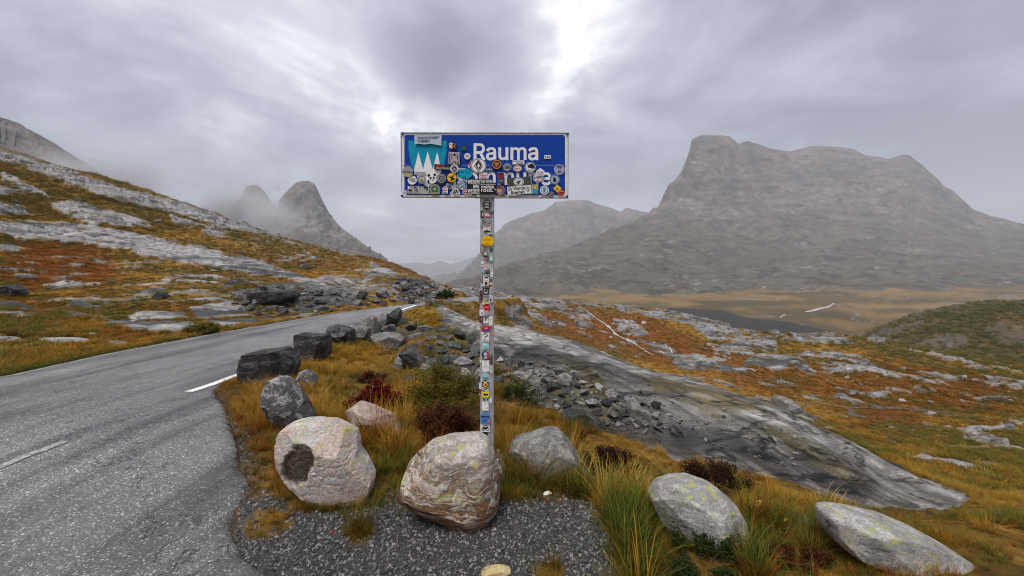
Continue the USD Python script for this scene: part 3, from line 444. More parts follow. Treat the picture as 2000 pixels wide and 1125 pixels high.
# ------------------------------------------------------------------ lake, pools and streams
def water_mat(name, col, rough, bscale, bs=.25, sp=.5):
    n = {'g': ('geometry', {}), 'n': ('noise_texture', {'scale': bscale, 'detail': 4.0}), 'b': ('bump', {'strength': bs, 'distance': .5 / bscale}), 'p': ('principled_bsdf', {'base_color': col, 'roughness': rough, 'ior': 1.33, 'specular_ior_level': sp})}
    return mat(name, n, [('g.position', 'n.vector'), ('n.fac', 'b.height'), ('b.normal', 'p.normal')])
LK = np.array([[x, y] for x, y in [(-40, 250), (60, 230), (200, 225), (262, 230), (272, 262), (268, 330), (268, 400), (268, 480), (100, 490), (-40, 470)]], float)
tag(obj('lake', trimesh.creation.extrude_polygon(Polygon(LK), .02, engine='earcut').apply_translation([0, 0, -60.0]), water_mat('lake_water', (.010, .011, .013), .10, .8, .02, .03)), kind='structure')
# ------------------------------------------------------------------ stones
def stone_mat(name, base, dark, light, scale=5.0, band=0.0, lichen=0.0, rust=0.0, pink=0.0, rough=.8, wet=0.0, vary=0.0, bump=.7, hollow=False, foot=False):
    """Banded gneiss: noise-warped bands, speckle, yellow-green lichen on top, rusty staining near the ground."""
    n = {'tc': ('texture_coordinate', {}), 'oi': ('object_info', {}),
         'wob': ('noise_texture', {'scale': scale * .45, 'detail': 5.0, 'roughness': .6}), 'wv': ('vector_math', {'math_type': 'scale', 'scale': .55}), 'add': ('vector_math', {'math_type': 'add'}),
         'map': ('mapping', {'rotation': (.5, .55, .3), 'scale': (.7, .7, 5.5)}), 'bn': ('noise_texture', {'scale': scale * .6, 'detail': 7.0, 'roughness': .62}), 'sn': ('noise_texture', {'scale': scale * 14, 'detail': 6.0, 'roughness': .75}), 'cn': ('noise_texture', {'scale': scale * 1.1, 'detail': 8.0, 'roughness': .65}),
         'pick': ('mix_float', {'fac': band}), 'ramp': ('rgb_ramp', {'ramp': [(.36, dark), (.43, base), (.50, base), (.57, light), (.62, base), (.69, dark)]}),
         'sp': ('map_range', {'from_min': .3, 'from_max': .7, 'to_min': .45, 'to_max': 1.55}), 'sc': ('vector_math', {'math_type': 'scale'}),
         'ln': ('noise_texture', {'scale': scale * 2.6, 'detail': 7.0, 'roughness': .62}), 'ln2': ('noise_texture', {'scale': scale * 11, 'detail': 4.0, 'roughness': .6}), 'lm': ('math', {'math_type': 'multiply_add', 'value2': .22}), 'lr': ('map_range', {'from_min': .745 - .08 * lichen, 'from_max': .77 - .08 * lichen, 'to_max': .85 if lichen else 0.0, 'clamp': True}),
         'sep': ('separate_xyz', {}), 'geo': ('geometry', {}), 'sepn': ('separate_xyz', {}), 'up': ('map_range', {'from_min': -.1, 'from_max': .35, 'clamp': True}), 'lu': ('math', {'math_type': 'multiply'}), 'lich': ('mix', {'color2': (.33, .33, .10)}),
         'rz': ('math', {'math_type': 'multiply_add', 'value2': .34}), 'rr': ('map_range', {'from_min': .44, 'from_max': .24, 'to_max': .9 * rust, 'clamp': True}), 'rm': ('mix', {'color2': (.15, .058, .022)}),
         'pn': ('noise_texture', {'scale': scale * .8, 'detail': 7.0, 'roughness': .6, 'distortion': .8}), 'pr': ('map_range', {'from_min': .44, 'from_max': .54, 'to_max': pink, 'clamp': True}), 'pm': ('mix', {'color2': (.42, .26, .19)}),
         'rv': ('map_range', {'to_min': 1 - vary, 'to_max': 1 + vary}), 'sv': ('vector_math', {'math_type': 'scale'}),
         'hb': ('math', {'math_type': 'multiply_add', 'value2': .35}), 'bm': ('bump', {'strength': bump, 'distance': .16 / scale}), 'p': ('principled_bsdf', {'roughness': rough, 'specular_ior_level': .13 + .15 * wet})}
    O = 'tc.object'
    l = [(O, 'wob.vector'), ('wob.color', 'wv.vector1'), (O, 'add.vector1'), ('wv.vector', 'add.vector2'), ('add.vector', 'map.vector'), ('map.vector', 'bn.vector'), (O, 'sn.vector'), (O, 'cn.vector'), ('cn.fac', 'pick.a'), ('bn.fac', 'pick.b'), ('pick.result', 'ramp.fac'),
         ('sn.fac', 'sp.value'), ('ramp.color', 'pm.color1'), (O, 'pn.vector'), ('pn.fac', 'pr.value'), ('pr.result', 'pm.fac'), ('pm.color', 'sc.vector1'), ('sp.result', 'sc.scale'),
         (O, 'sep.vector'), ('cn.fac', 'rz.value1'), ('sep.z', 'rz.value3'), ('rz.value', 'rr.value'), ('rr.result', 'rm.fac'), ('sc.vector', 'rm.color1'),
         (O, 'ln.vector'), (O, 'ln2.vector'), ('ln2.fac', 'lm.value1'), ('ln.fac', 'lm.value3'), ('lm.value', 'lr.value'), ('geo.normal', 'sepn.vector'), ('sepn.z', 'up.value'), ('lr.result', 'lu.value1'), ('up.result', 'lu.value2'), ('lu.value', 'lich.fac'), ('rm.color', 'lich.color1'),
         ('oi.random', 'rv.value'), ('lich.color', 'sv.vector1'), ('rv.result', 'sv.scale'), ('sv.vector', 'p.base_color'), ('sn.fac', 'hb.value1'), ('cn.fac', 'hb.value3'), ('hb.value', 'bm.height'), ('bm.normal', 'p.normal')]
    if hollow:
        n['hw'] = ('math', {'math_type': 'multiply', 'use_clamp': True}); n['ha'] = ('attribute', {'attribute': 'hollow'}); n['hm'] = ('mix', {'color2': (.05, .042, .028)}); l.remove(('sv.vector', 'p.base_color')); l += [('ha.fac', 'hw.value1'), ('sp.result', 'hw.value2'), ('hw.value', 'hm.fac'), ('sv.vector', 'hm.color1'), ('hm.color', 'p.base_color')]  # the hollow's dark tone is put into the colour by its mask
    if foot:                                              # strongly banded lower half: dark, white and rusty layers
        n['fw'] = ('noise_texture', {'scale': 3.2, 'detail': 4.0}); n['fs'] = ('vector_math', {'math_type': 'scale', 'scale': .42}); n['fa'] = ('vector_math', {'math_type': 'add'}); n['fm'] = ('mapping', {'scale': (.9, .9, 7.0), 'rotation': (.25, -.35, 0)}); n['fn'] = ('noise_texture', {'scale': 1.8, 'detail': 6.0, 'roughness': .55})
        n['fr'] = ('rgb_ramp', {'ramp': [(.34, (.035, .026, .02)), (.41, (.20, .10, .045)), (.45, (.50, .45, .40)), (.49, (.10, .07, .05)), (.52, (.28, .14, .06)), (.56, (.07, .055, .045)), (.60, (.48, .42, .36)), (.68, (.22, .10, .04))]})
        n['fz'] = ('math', {'math_type': 'multiply_add', 'value2': .5}); n['ff'] = ('map_range', {'range_type': 'smoothstep', 'from_min': .98, 'from_max': .55, 'to_max': 1.0, 'clamp': True}); n['fx'] = ('mix', {})
        l += [(O, 'fw.vector'), ('fw.color', 'fs.vector1'), (O, 'fa.vector1'), ('fs.vector', 'fa.vector2'), ('fa.vector', 'fm.vector'), ('fm.vector', 'fn.vector'), ('fn.fac', 'fr.fac'), ('cn.fac', 'fz.value1'), ('sep.z', 'fz.value3'), ('fz.value', 'ff.value'), ('ff.result', 'fx.fac'), ('pm.color', 'fx.color1'), ('fr.color', 'fx.color2')]
        l.remove(('pm.color', 'sc.vector1')); l.append(('fx.color', 'sc.vector1'))
    return mat(name, n, l)
ICO = {k: trimesh.creation.icosphere(subdivisions=k) for k in (1, 2, 3, 4, 5)}
def boulder(name, label, outline, thick, m, cat='boulder', p=2.6, cuts=7, seed=0, level=5, amp=.035, base=None, group=None, lift=0.0, sink=.5, lean=0.0):
    """A stone whose outline, seen from the viewpoint, is the given one; it has its own depth (thick) and rests on the ground."""
    r = np.random.default_rng(seed + 100)
    o = np.array(outline, float)
    b = o[o[:, 1].argmax()] if base is None else np.array(base, float)
    g = hit(b[0], b[1])[0]; Yc = g[1] + thick * sink
    W = at(o[:, 0], o[:, 1], Yc)[:, [0, 2]]
    pg = Polygon(W); cen = np.array(pg.representative_point().coords[0]) * .3 + np.array(pg.centroid.coords[0]) * .7
    th = np.linspace(-math.pi, math.pi, 241); big = 10 * np.ptp(W, axis=0).max(); R = []
    for t in th:
        x = LineString([cen, cen + big * np.array([math.cos(t), math.sin(t)])]).intersection(pg.exterior)
        R.append(max([Point(cen).distance(Point(q)) for k in getattr(x, 'geoms', [x]) for q in k.coords] or [0]))
    R = gaussian_filter1d(np.array(R), 1.2, mode='wrap')
    d = ICO[level].vertices; rho = np.hypot(d[:, 0], d[:, 2]); s = d[:, 1]; ang = np.arctan2(d[:, 2], d[:, 0])
    e = 2 / p; q = (rho ** p + np.abs(s) ** p) ** (-1 / p) if p > 2 else np.ones_like(rho)
    rad = np.interp(ang, th, R)
    v = np.stack([rad * np.cos(ang) * rho * q, thick * s * q, rad * np.sin(ang) * rho * q], 1)
    size = R.mean()
    for _ in range(cuts):                                  # cleaved faces, most on the front and back
        nn = r.normal(size=3) * [.8, 1.0, .8]; nn = np.array([.6 * nn[0], -abs(nn[1]) - .35, .6 * nn[2]]) if r.random() < .85 else nn; nn /= np.linalg.norm(nn); h = (v @ nn).max() * (r.uniform(.66, .88) if cuts > 6 else r.uniform(.78, .92))
        over = np.maximum(v @ nn - h, 0); v = v - over[:, None] * nn
    v[:, 0] += v[:, 1] * lean
    nrm = v / (np.linalg.norm(v, axis=1)[:, None] + 1e-9)
    f1 = fbm(v / size * 1.7 + seed, 5, seed) - .5; f2 = np.abs(fbm(v / size * [3.2, 3.2, 5] + seed, 4, seed + 9) - .5) * 2
    v = v + nrm * (size * amp * ((2.0 if cuts < 9 else .9) * f1 - (.35 if level > 4 and cuts != 13 else .8) * (f2 < .12) * (1 - f2 / .12)))[:, None]
    loc = np.array([cen[0], Yc, cen[1] + v[:, 2].min()]); v = v - [0, 0, v[:, 2].min()]
    loc[2] += lift
    return tag(obj(name, (v, ICO[level].faces), m, smooth=True if m is G_PINK else 24 if cuts > 4 else True, loc=loc), label, cat, group)
G_GREY = stone_mat('gneiss_grey', (.235, .225, .215), (.07, .068, .065), (.40, .385, .365), 5.5, .55, lichen=.75, rust=.0)
G_SIGN = stone_mat('gneiss_rusty', (.27, .255, .24), (.055, .05, .048), (.46, .42, .38), 4.6, .8, lichen=.75, rust=.55, foot=True)
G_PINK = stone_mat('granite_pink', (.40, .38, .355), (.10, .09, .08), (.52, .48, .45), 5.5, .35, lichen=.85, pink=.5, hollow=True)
G_DARK = stone_mat('schist_dark', (.022, .021, .020), (.008, .008, .008), (.085, .082, .078), 4.5, .55, rough=.6, wet=.6)
G_BLACK = stone_mat('schist_black', (.009, .009, .009), (.005, .005, .005), (.09, .088, .085), 5, .3, rough=.45, wet=1.0)
G_SPECK = stone_mat('gneiss_speckled', (.085, .083, .08), (.018, .018, .018), (.34, .33, .32), 7, .25, rough=.65)
G_MID = stone_mat('gneiss_mid', (.13, .123, .115), (.045, .043, .04), (.25, .24, .225), 5, .6)
boulder('boulder', 'large rounded banded gneiss boulder with rusty underside in front of the sign post', [(785, 935), (793, 912), (812, 890), (838, 868), (870, 858), (905, 854), (935, 853), (953, 862), (966, 885), (973, 920), (977, 955), (974, 985), (955, 1010), (925, 1021), (893, 1017), (862, 1000), (830, 985), (800, 970), (787, 955)], .26, G_SIGN, p=2.7, cuts=5, seed=1, amp=.04, sink=.35)
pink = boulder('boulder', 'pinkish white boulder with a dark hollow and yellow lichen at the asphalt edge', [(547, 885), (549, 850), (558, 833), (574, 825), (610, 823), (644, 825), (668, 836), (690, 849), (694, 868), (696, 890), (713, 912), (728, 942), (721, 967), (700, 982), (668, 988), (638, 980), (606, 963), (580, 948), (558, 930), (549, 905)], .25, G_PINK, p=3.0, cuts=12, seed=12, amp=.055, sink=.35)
hp, hl = np.array(pink.GetAttribute('points').Get()), np.array(pink.GetAttribute('xformOp:translate').Get())
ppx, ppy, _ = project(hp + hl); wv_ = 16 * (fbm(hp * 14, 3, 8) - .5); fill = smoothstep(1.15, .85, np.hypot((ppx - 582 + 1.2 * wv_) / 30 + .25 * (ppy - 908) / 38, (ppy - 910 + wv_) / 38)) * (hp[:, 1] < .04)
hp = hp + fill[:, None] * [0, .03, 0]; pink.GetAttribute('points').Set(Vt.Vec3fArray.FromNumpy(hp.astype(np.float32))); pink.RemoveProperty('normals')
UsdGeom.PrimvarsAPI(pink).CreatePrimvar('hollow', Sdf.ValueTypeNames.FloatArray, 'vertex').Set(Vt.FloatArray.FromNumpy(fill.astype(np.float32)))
boulder('boulder', 'domed grey boulder with lichen spots in tall grass right of the gravel', [(1270, 975), (1285, 955), (1320, 943), (1360, 941), (1400, 955), (1432, 980), (1448, 1008), (1446, 1030), (1420, 1048), (1380, 1056), (1330, 1046), (1290, 1018)], .26, G_GREY, p=2.3, cuts=5, seed=3, amp=.03, sink=.4)
boulder('boulder', 'long flat-topped grey boulder at the bottom right corner in the grass', [(1615, 1006), (1640, 1004), (1700, 1013), (1760, 1027), (1810, 1048), (1860, 1075), (1892, 1095), (1870, 1102), (1800, 1102), (1700, 1088), (1640, 1066), (1618, 1036)], .20, G_GREY, p=3.2, cuts=5, seed=44, amp=.025, sink=.4)
boulder('rock_outcrop', 'pale wedge of rock with a dark crest half buried behind the concrete footing', [(990, 886), (1003, 868), (1040, 857), (1075, 847), (1097, 850), (1118, 873), (1140, 902), (1160, 936), (1120, 940), (1060, 920), (1000, 905)], .34, G_MID, 'rock', p=2.6, cuts=8, seed=15, amp=.05, sink=.3)
boulder('rock_outcrop', 'low pinkish rock slab in the grass behind the pink boulder', [(663, 795), (690, 788), (725, 800), (760, 815), (785, 838), (775, 855), (730, 850), (690, 825)], .25, stone_mat('granite_brown', (.30, .22, .18), (.1, .08, .07), (.42, .36, .33), 6, .5), 'rock', p=2.6, cuts=8, seed=16, amp=.05, sink=.3)
ROADSIDE = 'big stones set along the road edge'
for label, o, th, m, sd, pp in [
  ('broad dark grey guard stone at the near end of the roadside row', [(470, 745), (474, 705), (484, 682), (520, 678), (545, 678), (563, 695), (573, 713), (566, 738), (545, 750), (505, 755), (480, 752)], .38, G_DARK, 21, 3.2),
  ('tall pointed black and white speckled stone leaning beside the pink boulder', [(524, 800), (521, 765), (528, 740), (544, 740), (562, 754), (584, 786), (603, 822), (598, 838), (570, 846), (540, 838), (527, 822)], .26, G_SPECK, 22, 2.8),
  ('small black and white speckled stone in grass behind the tall pointed stone', [(577, 745), (583, 728), (597, 722), (612, 733), (620, 748), (612, 758), (590, 760)], .16, G_SPECK, 23, 2.4),
  ('wide blocky black stone second in the roadside row', [(568, 685), (570, 658), (582, 652), (612, 655), (636, 653), (639, 672), (636, 698), (620, 708), (585, 702), (570, 695)], .36, G_DARK, 24, 3.6),
  ('square jet black stone third in the roadside row', [(641, 665), (641, 640), (650, 635), (675, 641), (686, 646), (688, 668), (684, 680), (660, 678), (645, 674)], .36, G_BLACK, 25, 4.0),
  ('pale grey faceted stone fourth in the roadside row', [(688, 655), (692, 632), (698, 624), (710, 630), (721, 637), (722, 648), (714, 660), (700, 664), (690, 662)], .34, G_MID, 26, 3.0),
  ('narrow brownish upright stone fifth in the roadside row', [(713, 645), (713, 620), (722, 616), (731, 620), (735, 640), (734, 652), (722, 654), (715, 650)], .3, stone_mat('gneiss_brown', (.15, .125, .11), (.06, .05, .045), (.26, .23, .21), 5, .5), 27, 3.0),
  ('light grey slanting stone sixth in the roadside row', [(735, 634), (740, 616), (748, 611), (756, 613), (758, 628), (752, 640), (740, 641)], .3, G_MID, 28, 2.8),
  ('striped dark stone leaning at the far end of the roadside row', [(752, 634), (760, 615), (768, 606), (778, 601), (783, 607), (782, 622), (774, 634), (760, 640)], .3, G_DARK, 29, 2.8)]:
    boulder('guard_stone', label, o, th, m, 'stone', p=pp + 1.2, cuts=13, seed=sd, level=5, amp=.045, group=ROADSIDE)
for i, (x, y, w, h, m) in enumerate([(803, 588, 11, 10, G_DARK), (815, 590, 9, 9, G_MID), (828, 586, 8, 12, G_MID), (838, 592, 12, 13, G_DARK), (846, 588, 8, 11, G_MID)]):
    boulder('guard_stone', ['dark block where the road disappears', 'low grey stone just past the dark block at the road bend', 'thin upright grey stone at the road bend', 'widest dark stone on the knoll at the road bend', 'last grey stone at the road bend before the crag'][i],
            [(x - w / 2, y + h / 2), (x - w / 2, y - h * .3), (x - w * .1, y - h / 2), (x + w / 2, y - h * .25), (x + w / 2, y + h * .5)], .3, m, 'stone', cuts=6, seed=40 + i, level=3, group='stones at the bend of the road')
FEATURE = [  # single stones one can point at
 ('overhanging_slab', 'big dark slab jutting out of the left slope above the road', [(470, 583), (500, 572), (540, 566), (565, 568), (572, 580), (552, 594), (520, 600), (500, 590)], 1.6, G_DARK, 51, 'rock'),
 ('boulder', 'flat pale boulder lying high on the left slope near its right end', [(652, 552), (656, 544), (672, 544), (690, 552), (694, 558), (670, 559)], 1.2, G_GREY, 52, 'boulder'),
 ('boulder', 'dark boulder with pale top alone in the golden left slope', [(300, 582), (303, 573), (316, 570), (324, 576), (322, 585), (308, 586)], .4, G_DARK, 53, 'boulder'),
 ('boulder', 'low black boulder at the far left edge beside the wet ground', [(-10, 574), (0, 562), (18, 556), (34, 566), (40, 576), (10, 580)], .6, G_BLACK, 54, 'boulder'),
 ('boulder', 'grey boulder with a slanted top on the left slope near the frame edge', [(28, 538), (32, 534), (55, 536), (60, 544), (40, 546)], .6, G_MID, 55, 'boulder'),
 ('boulder', 'grey block on the skyline slope below the twin peaks', [(584, 523), (588, 517), (602, 515), (604, 523), (594, 526)], 1.2, G_MID, 56, 'boulder'),
 ('boulder', 'rounded pale boulder in the scree right of the post', [(1087, 748), (1092, 735), (1105, 730), (1116, 736), (1115, 750), (1102, 756)], .25, G_MID, 57, 'boulder'),
 ('boulder', 'small dark round stone perched behind the pale boulder right of the post', [(1112, 733), (1116, 725), (1126, 725), (1131, 733), (1124, 739), (1115, 739)], .14, G_SPECK, 58, 'boulder'),
 ('boulder', 'flat dark slab block at the top of the wet rock strip', [(1095, 815), (1105, 808), (1140, 806), (1165, 818), (1184, 835), (1178, 845), (1140, 838), (1105, 830)], .35, G_DARK, 59, 'boulder'),
 ('boulder', 'tall jagged grey rock leaning on the rubble heap right of the post', [(1226, 800), (1232, 780), (1240, 776), (1255, 800), (1276, 826), (1268, 835), (1246, 828), (1230, 815)], .3, G_MID, 60, 'boulder'),
 ('boulder', 'dark stone resting at the lower end of the rubble heap', [(1307, 845), (1312, 838), (1326, 837), (1334, 846), (1328, 854), (1312, 853)], .14, G_DARK, 61, 'boulder'),
 ('boulder', 'single flat stone lying on the bare slab', [(1508, 860), (1514, 855), (1526, 858), (1532, 866), (1524, 872), (1512, 866)], .14, G_MID, 62, 'boulder'),
 ('boulder', 'big grey slab of rock above the scree beside the roadside row', [(725, 655), (745, 650), (775, 655), (788, 664), (780, 680), (760, 682), (738, 668)], .5, G_MID, 63, 'boulder'),
 ('boulder', 'long tilted slab in the scree below the roadside row', [(780, 690), (800, 688), (825, 705), (835, 722), (820, 724), (795, 708)], .45, G_DARK, 64, 'boulder'),
 ('boulder', 'upright pale stone in the golden grass below the scree', [(768, 715), (774, 698), (782, 697), (790, 712), (787, 722), (774, 720)], .22, G_MID, 65, 'boulder'),
 ('quartz_block', 'small white quartz block above the red bush', [(722, 763), (726, 755), (740, 757), (743, 762), (738, 768), (726, 769)], .08, stone_mat('quartz', (.62, .61, .6), (.4, .4, .4), (.7, .7, .7), 8), 66, 'stone'),
 ('boulder', 'dark mossy stone at the left side of the olive bush', [(782, 745), (788, 735), (803, 736), (808, 745), (800, 754), (785, 753)], .2, G_DARK, 67, 'boulder'),
 ('boulder', 'blocky grey stone with square corner on the far slope by the pool stream', [(1530, 800), (1535, 786), (1550, 783), (1560, 793), (1556, 803), (1540, 804)], .5, G_MID, 68, 'boulder'),
 ('flat_stone', 'yellowish flat stone at the bottom edge on the gravel', [(938, 1122), (945, 1114), (975, 1110), (998, 1114), (996, 1126), (950, 1130)], .05, stone_mat('stone_yellow', (.42, .33, .16), (.2, .15, .08), (.5, .42, .25), 9), 69, 'stone'),
 ('boulder', 'dark grey stone peeping from the grass between the two right boulders', [(1548, 1024), (1560, 1014), (1588, 1018), (1600, 1030), (1575, 1034)], .12, G_DARK, 70, 'boulder')]
for nm, label, o, th, m, sd, cat in FEATURE: boulder(nm, label, o, th, m, cat, p=2.8, cuts=14, seed=sd, level=4, amp=.05)

# ---- scree: every stone a thing of its own, copied from a dozen kinds
RUB = [stone_mat('scree_grey', (.105, .10, .096), (.035, .035, .033), (.24, .235, .23), 3, .4, rough=.75, vary=.45), stone_mat('scree_dark', (.042, .041, .04), (.015, .015, .015), (.12, .117, .113), 3, .4, rough=.6, vary=.5, wet=.5), stone_mat('scree_pale', (.21, .20, .195), (.08, .08, .078), (.34, .33, .32), 3, .5, rough=.8, vary=.3)]
UsdGeom.Scope.Define(stage, '/World/Looks/kinds')
def rubble_mesh(seed, flat):
    r = np.random.default_rng(seed)
    p = r.normal(size=(13, 3)); p /= np.linalg.norm(p, axis=1)[:, None]; p *= r.uniform(.75, 1.0, (13, 1)) * [1, r.uniform(.6, .95), flat]
    h = trimesh.convex.convex_hull(p)
    m = h.subdivide().subdivide().subdivide()
    v = m.vertices + (fbm(m.vertices * 2.3 + seed, 4, seed) - .5)[:, None] * .16 * m.vertex_normals
    v[:, 2] -= v[:, 2].min() * .55
    return v, m.faces
KINDS = []
for i in range(15):
    path = f'/World/stone_kind_{i:03d}'
    pr = stage.CreateClassPrim(path)
    pr.SetTypeName('Xform')
    usdkit.mesh(stage, path + '/body', rubble_mesh(200 + i, [.35, .55, .75][i % 3]), RUB[(i // 3) % 3], smooth=28)
    KINDS.append(path)
TONE, SHAPE = ['grey', 'dark', 'pale'], ['flat', 'rounded', 'blocky']
TAKEN = set()
def scatter_stones(where_, group, poly, count, smin, smax, kinds, seed, rmin=1, name='scree_stone', power=1.7, tilt=25, rmax=1e9):
    """count stones, smin..smax pixels across in the photograph, strewn over the outlined ground."""
    r = np.random.default_rng(seed); pg = Polygon(poly); x0, y0, x1, y1 = pg.bounds; done = []
    cand = np.stack([r.uniform(x0, x1, 9000), r.uniform(y0, y1, 9000)], 1); cand = cand[shapely.contains_xy(pg, cand[:, 0], cand[:, 1])]
    P = hit(cand[:, 0], cand[:, 1], rmin); xs, ys = np.quantile(cand[:, 0], [.25, .5, .75]), np.quantile(cand[:, 1], [.33, .66])
    fails = 0; sizes = iter(sorted(smin + (smax - smin) * r.random(count) ** power, reverse=True)); s = next(sizes)
    for (px, py), g in zip(cand, P):
        if not np.isfinite(g).all() or np.hypot(g[0], g[1]) > rmax or sample(FG['road'], g[0], g[1])[0] < .25: continue
        if any((px - a) ** 2 + 2.5 * (py - b) ** 2 < (.30 * (s + q)) ** 2 for a, b, q in done):
            fails += 1
            if fails > 14: s, fails = next(sizes, None), 0
            if s is None: break
            continue
        fails = 0
        done.append((px, py, s)); f = (s - smin) / (smax - smin)
        for _ in range(12):
            k = int(r.choice(kinds)); text = f"{'big' if f > .55 else 'medium' if f > .25 else 'small' if f > .08 else 'tiny'} {SHAPE[k % 3]} {TONE[(k // 3) % 3]} stone {['at far', 'in middle', 'at near'][int((py > ys).sum())]} {['left', 'left centre', 'right centre', 'right'][int((px > xs).sum())]} of {where_}"
            if text not in TAKEN: break
        else: continue
        TAKEN.add(text)
        size = s / F * math.hypot(g[0], g[1]) / 2 * max(.6, abs(math.cos(math.atan2(g[0], g[1]))))
        x = UsdGeom.Xform.Define(stage, numbered('/World/' + name))
        x.AddTranslateOp().Set(Gf.Vec3d(g[0], g[1], g[2] - size * .06)); x.AddRotateXYZOp().Set(Gf.Vec3f(*(float(q) for q in (r.uniform(-tilt, tilt), r.uniform(-tilt, tilt), r.uniform(0, 360)))))
        x.AddScaleOp().Set(Gf.Vec3f(float(size * r.uniform(.95, 1.35)), float(size * r.uniform(.85, 1.15)), float(size * r.uniform(.8, 1.2))))
        p = x.GetPrim(); p.GetReferences().AddInternalReference(KINDS[k]); p.SetInstanceable(True)
        tag(p, text, 'stone', group)
        s = next(sizes, None)
        if s is None: break
GREYK, DARKK, PALEK = [0, 1, 2, 9, 10, 11], [3, 4, 5, 12, 13, 14], [6, 7, 8]
scatter_stones('the scree left of the post', 'scree stones left of the post', [(720, 650), (745, 640), (790, 628), (850, 642), (930, 664), (948, 690), (950, 775), (915, 768), (860, 742), (800, 708), (750, 690)], 240, 10, 48, GREYK + DARKK * 2, 301, 5)
scatter_stones('the rubble right of the post', 'scree stones right of the post', [(968, 700), (1040, 705), (1120, 735), (1190, 765), (1290, 795), (1290, 850), (1230, 845), (1150, 815), (1080, 800), (1000, 775), (970, 750)], 150, 8, 38, GREYK * 2 + DARKK + PALEK, 302, 4, 'rubble_stone')
scatter_stones('the bank left of the road', 'stones on the bank left of the road', [(440, 575), (500, 560), (600, 562), (700, 572), (775, 580), (775, 595), (700, 600), (620, 612), (520, 622), (470, 605)], 120, 7, 34, DARKK * 2 + GREYK, 303, 8, 'bank_rock', rmax=60)
scatter_stones('the dark crag', 'broken rocks of the crag', [(772, 552), (785, 545), (820, 546), (848, 556), (860, 575), (858, 590), (800, 594), (770, 582)], 50, 9, 28, DARKK + GREYK, 304, 15, 'crag_rock', rmax=90)
scatter_stones('the bare slab', 'small stones on the slab', [(1040, 690), (1200, 730), (1380, 790), (1560, 850), (1700, 920), (1650, 955), (1450, 890), (1250, 820), (1100, 740)], 150, 3, 13, GREYK + PALEK * 2 + DARKK, 305, 4, 'slab_stone', tilt=14)
scatter_stones('the left slope', 'stones on the left slope', [(0, 330), (400, 430), (740, 530), (740, 560), (420, 640), (200, 680), (0, 690)], 60, 4, 17, GREYK + PALEK, 306, 7, 'slope_stone')
scatter_stones('the heath beyond the slab', 'rocks in the far heath', [(1010, 600), (1300, 625), (1500, 665), (1750, 720), (1980, 740), (1980, 880), (1800, 870), (1600, 790), (1420, 740), (1200, 690), (1080, 640)], 90, 4, 22, GREYK + PALEK * 2, 307, 14, 'heath_rock')
# ------------------------------------------------------------------ grass, heather, gravel: nobody could count these
def blade_mat(name, root, tip, vary=.35):
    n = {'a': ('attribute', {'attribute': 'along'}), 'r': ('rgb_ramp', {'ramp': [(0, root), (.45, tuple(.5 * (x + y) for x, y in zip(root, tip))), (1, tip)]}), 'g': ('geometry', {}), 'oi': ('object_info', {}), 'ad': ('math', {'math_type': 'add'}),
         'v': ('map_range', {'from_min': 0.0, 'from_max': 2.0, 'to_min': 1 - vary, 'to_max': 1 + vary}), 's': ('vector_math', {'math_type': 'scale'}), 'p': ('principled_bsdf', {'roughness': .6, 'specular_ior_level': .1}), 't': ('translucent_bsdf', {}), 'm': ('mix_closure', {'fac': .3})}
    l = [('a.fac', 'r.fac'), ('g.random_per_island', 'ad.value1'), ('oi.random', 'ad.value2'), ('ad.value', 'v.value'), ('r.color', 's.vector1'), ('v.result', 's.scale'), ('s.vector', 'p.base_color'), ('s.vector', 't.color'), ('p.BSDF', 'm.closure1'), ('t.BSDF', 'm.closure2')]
    return mat(name, n, l, surface='m.closure')
BM = [blade_mat('grass_gold', (.10, .052, .008), (.60, .315, .030)), blade_mat('grass_straw', (.14, .085, .02), (.66, .42, .09)), blade_mat('grass_rust', (.075, .03, .006), (.40, .13, .014)), blade_mat('grass_olive', (.045, .042, .009), (.24, .19, .03)), blade_mat('grass_green', (.028, .040, .009), (.14, .185, .02))]
BCOL = np.array([(.40, .215, .035), (.47, .30, .085), (.235, .075, .012), (.13, .10, .022), (.08, .11, .02)])
def tuft(seed, blades, spread, height, width, bend, segs=4):
    r = np.random.default_rng(seed); V_, F_, Hh = [], [], []; k = 0
    for _ in range(blades):
        a = r.uniform(0, 2 * math.pi); rad = spread * math.sqrt(r.random()); b = np.array([rad * math.cos(a), rad * math.sin(a), -.01]); az = a + r.normal() * .7; h = height * r.uniform(.45, 1.1); bd = bend * r.uniform(.3, 1.3); w = width * r.uniform(.7, 1.2)
        d = np.array([math.cos(az), math.sin(az), 0]); sdir = np.array([-d[1], d[0], 0]) if r.random() < .6 else np.array([1, 0, 0.])
        for i in range(segs + 1):
            t = i / segs; c0 = b + np.array([0, 0, 1]) * h * (t - .28 * bd * t ** 2.5) + d * h * bd * t ** 2; ww = w * (1 - t) ** .7 + .0003
            V_ += [c0 - sdir * ww / 2, c0 + sdir * ww / 2]; Hh += [t, t]
            if i: F_ += [[k + 2 * i - 2, k + 2 * i - 1, k + 2 * i + 1], [k + 2 * i - 2, k + 2 * i + 1, k + 2 * i]]
        k += 2 * (segs + 1)
    return np.array(V_), np.array(F_), np.array(Hh)
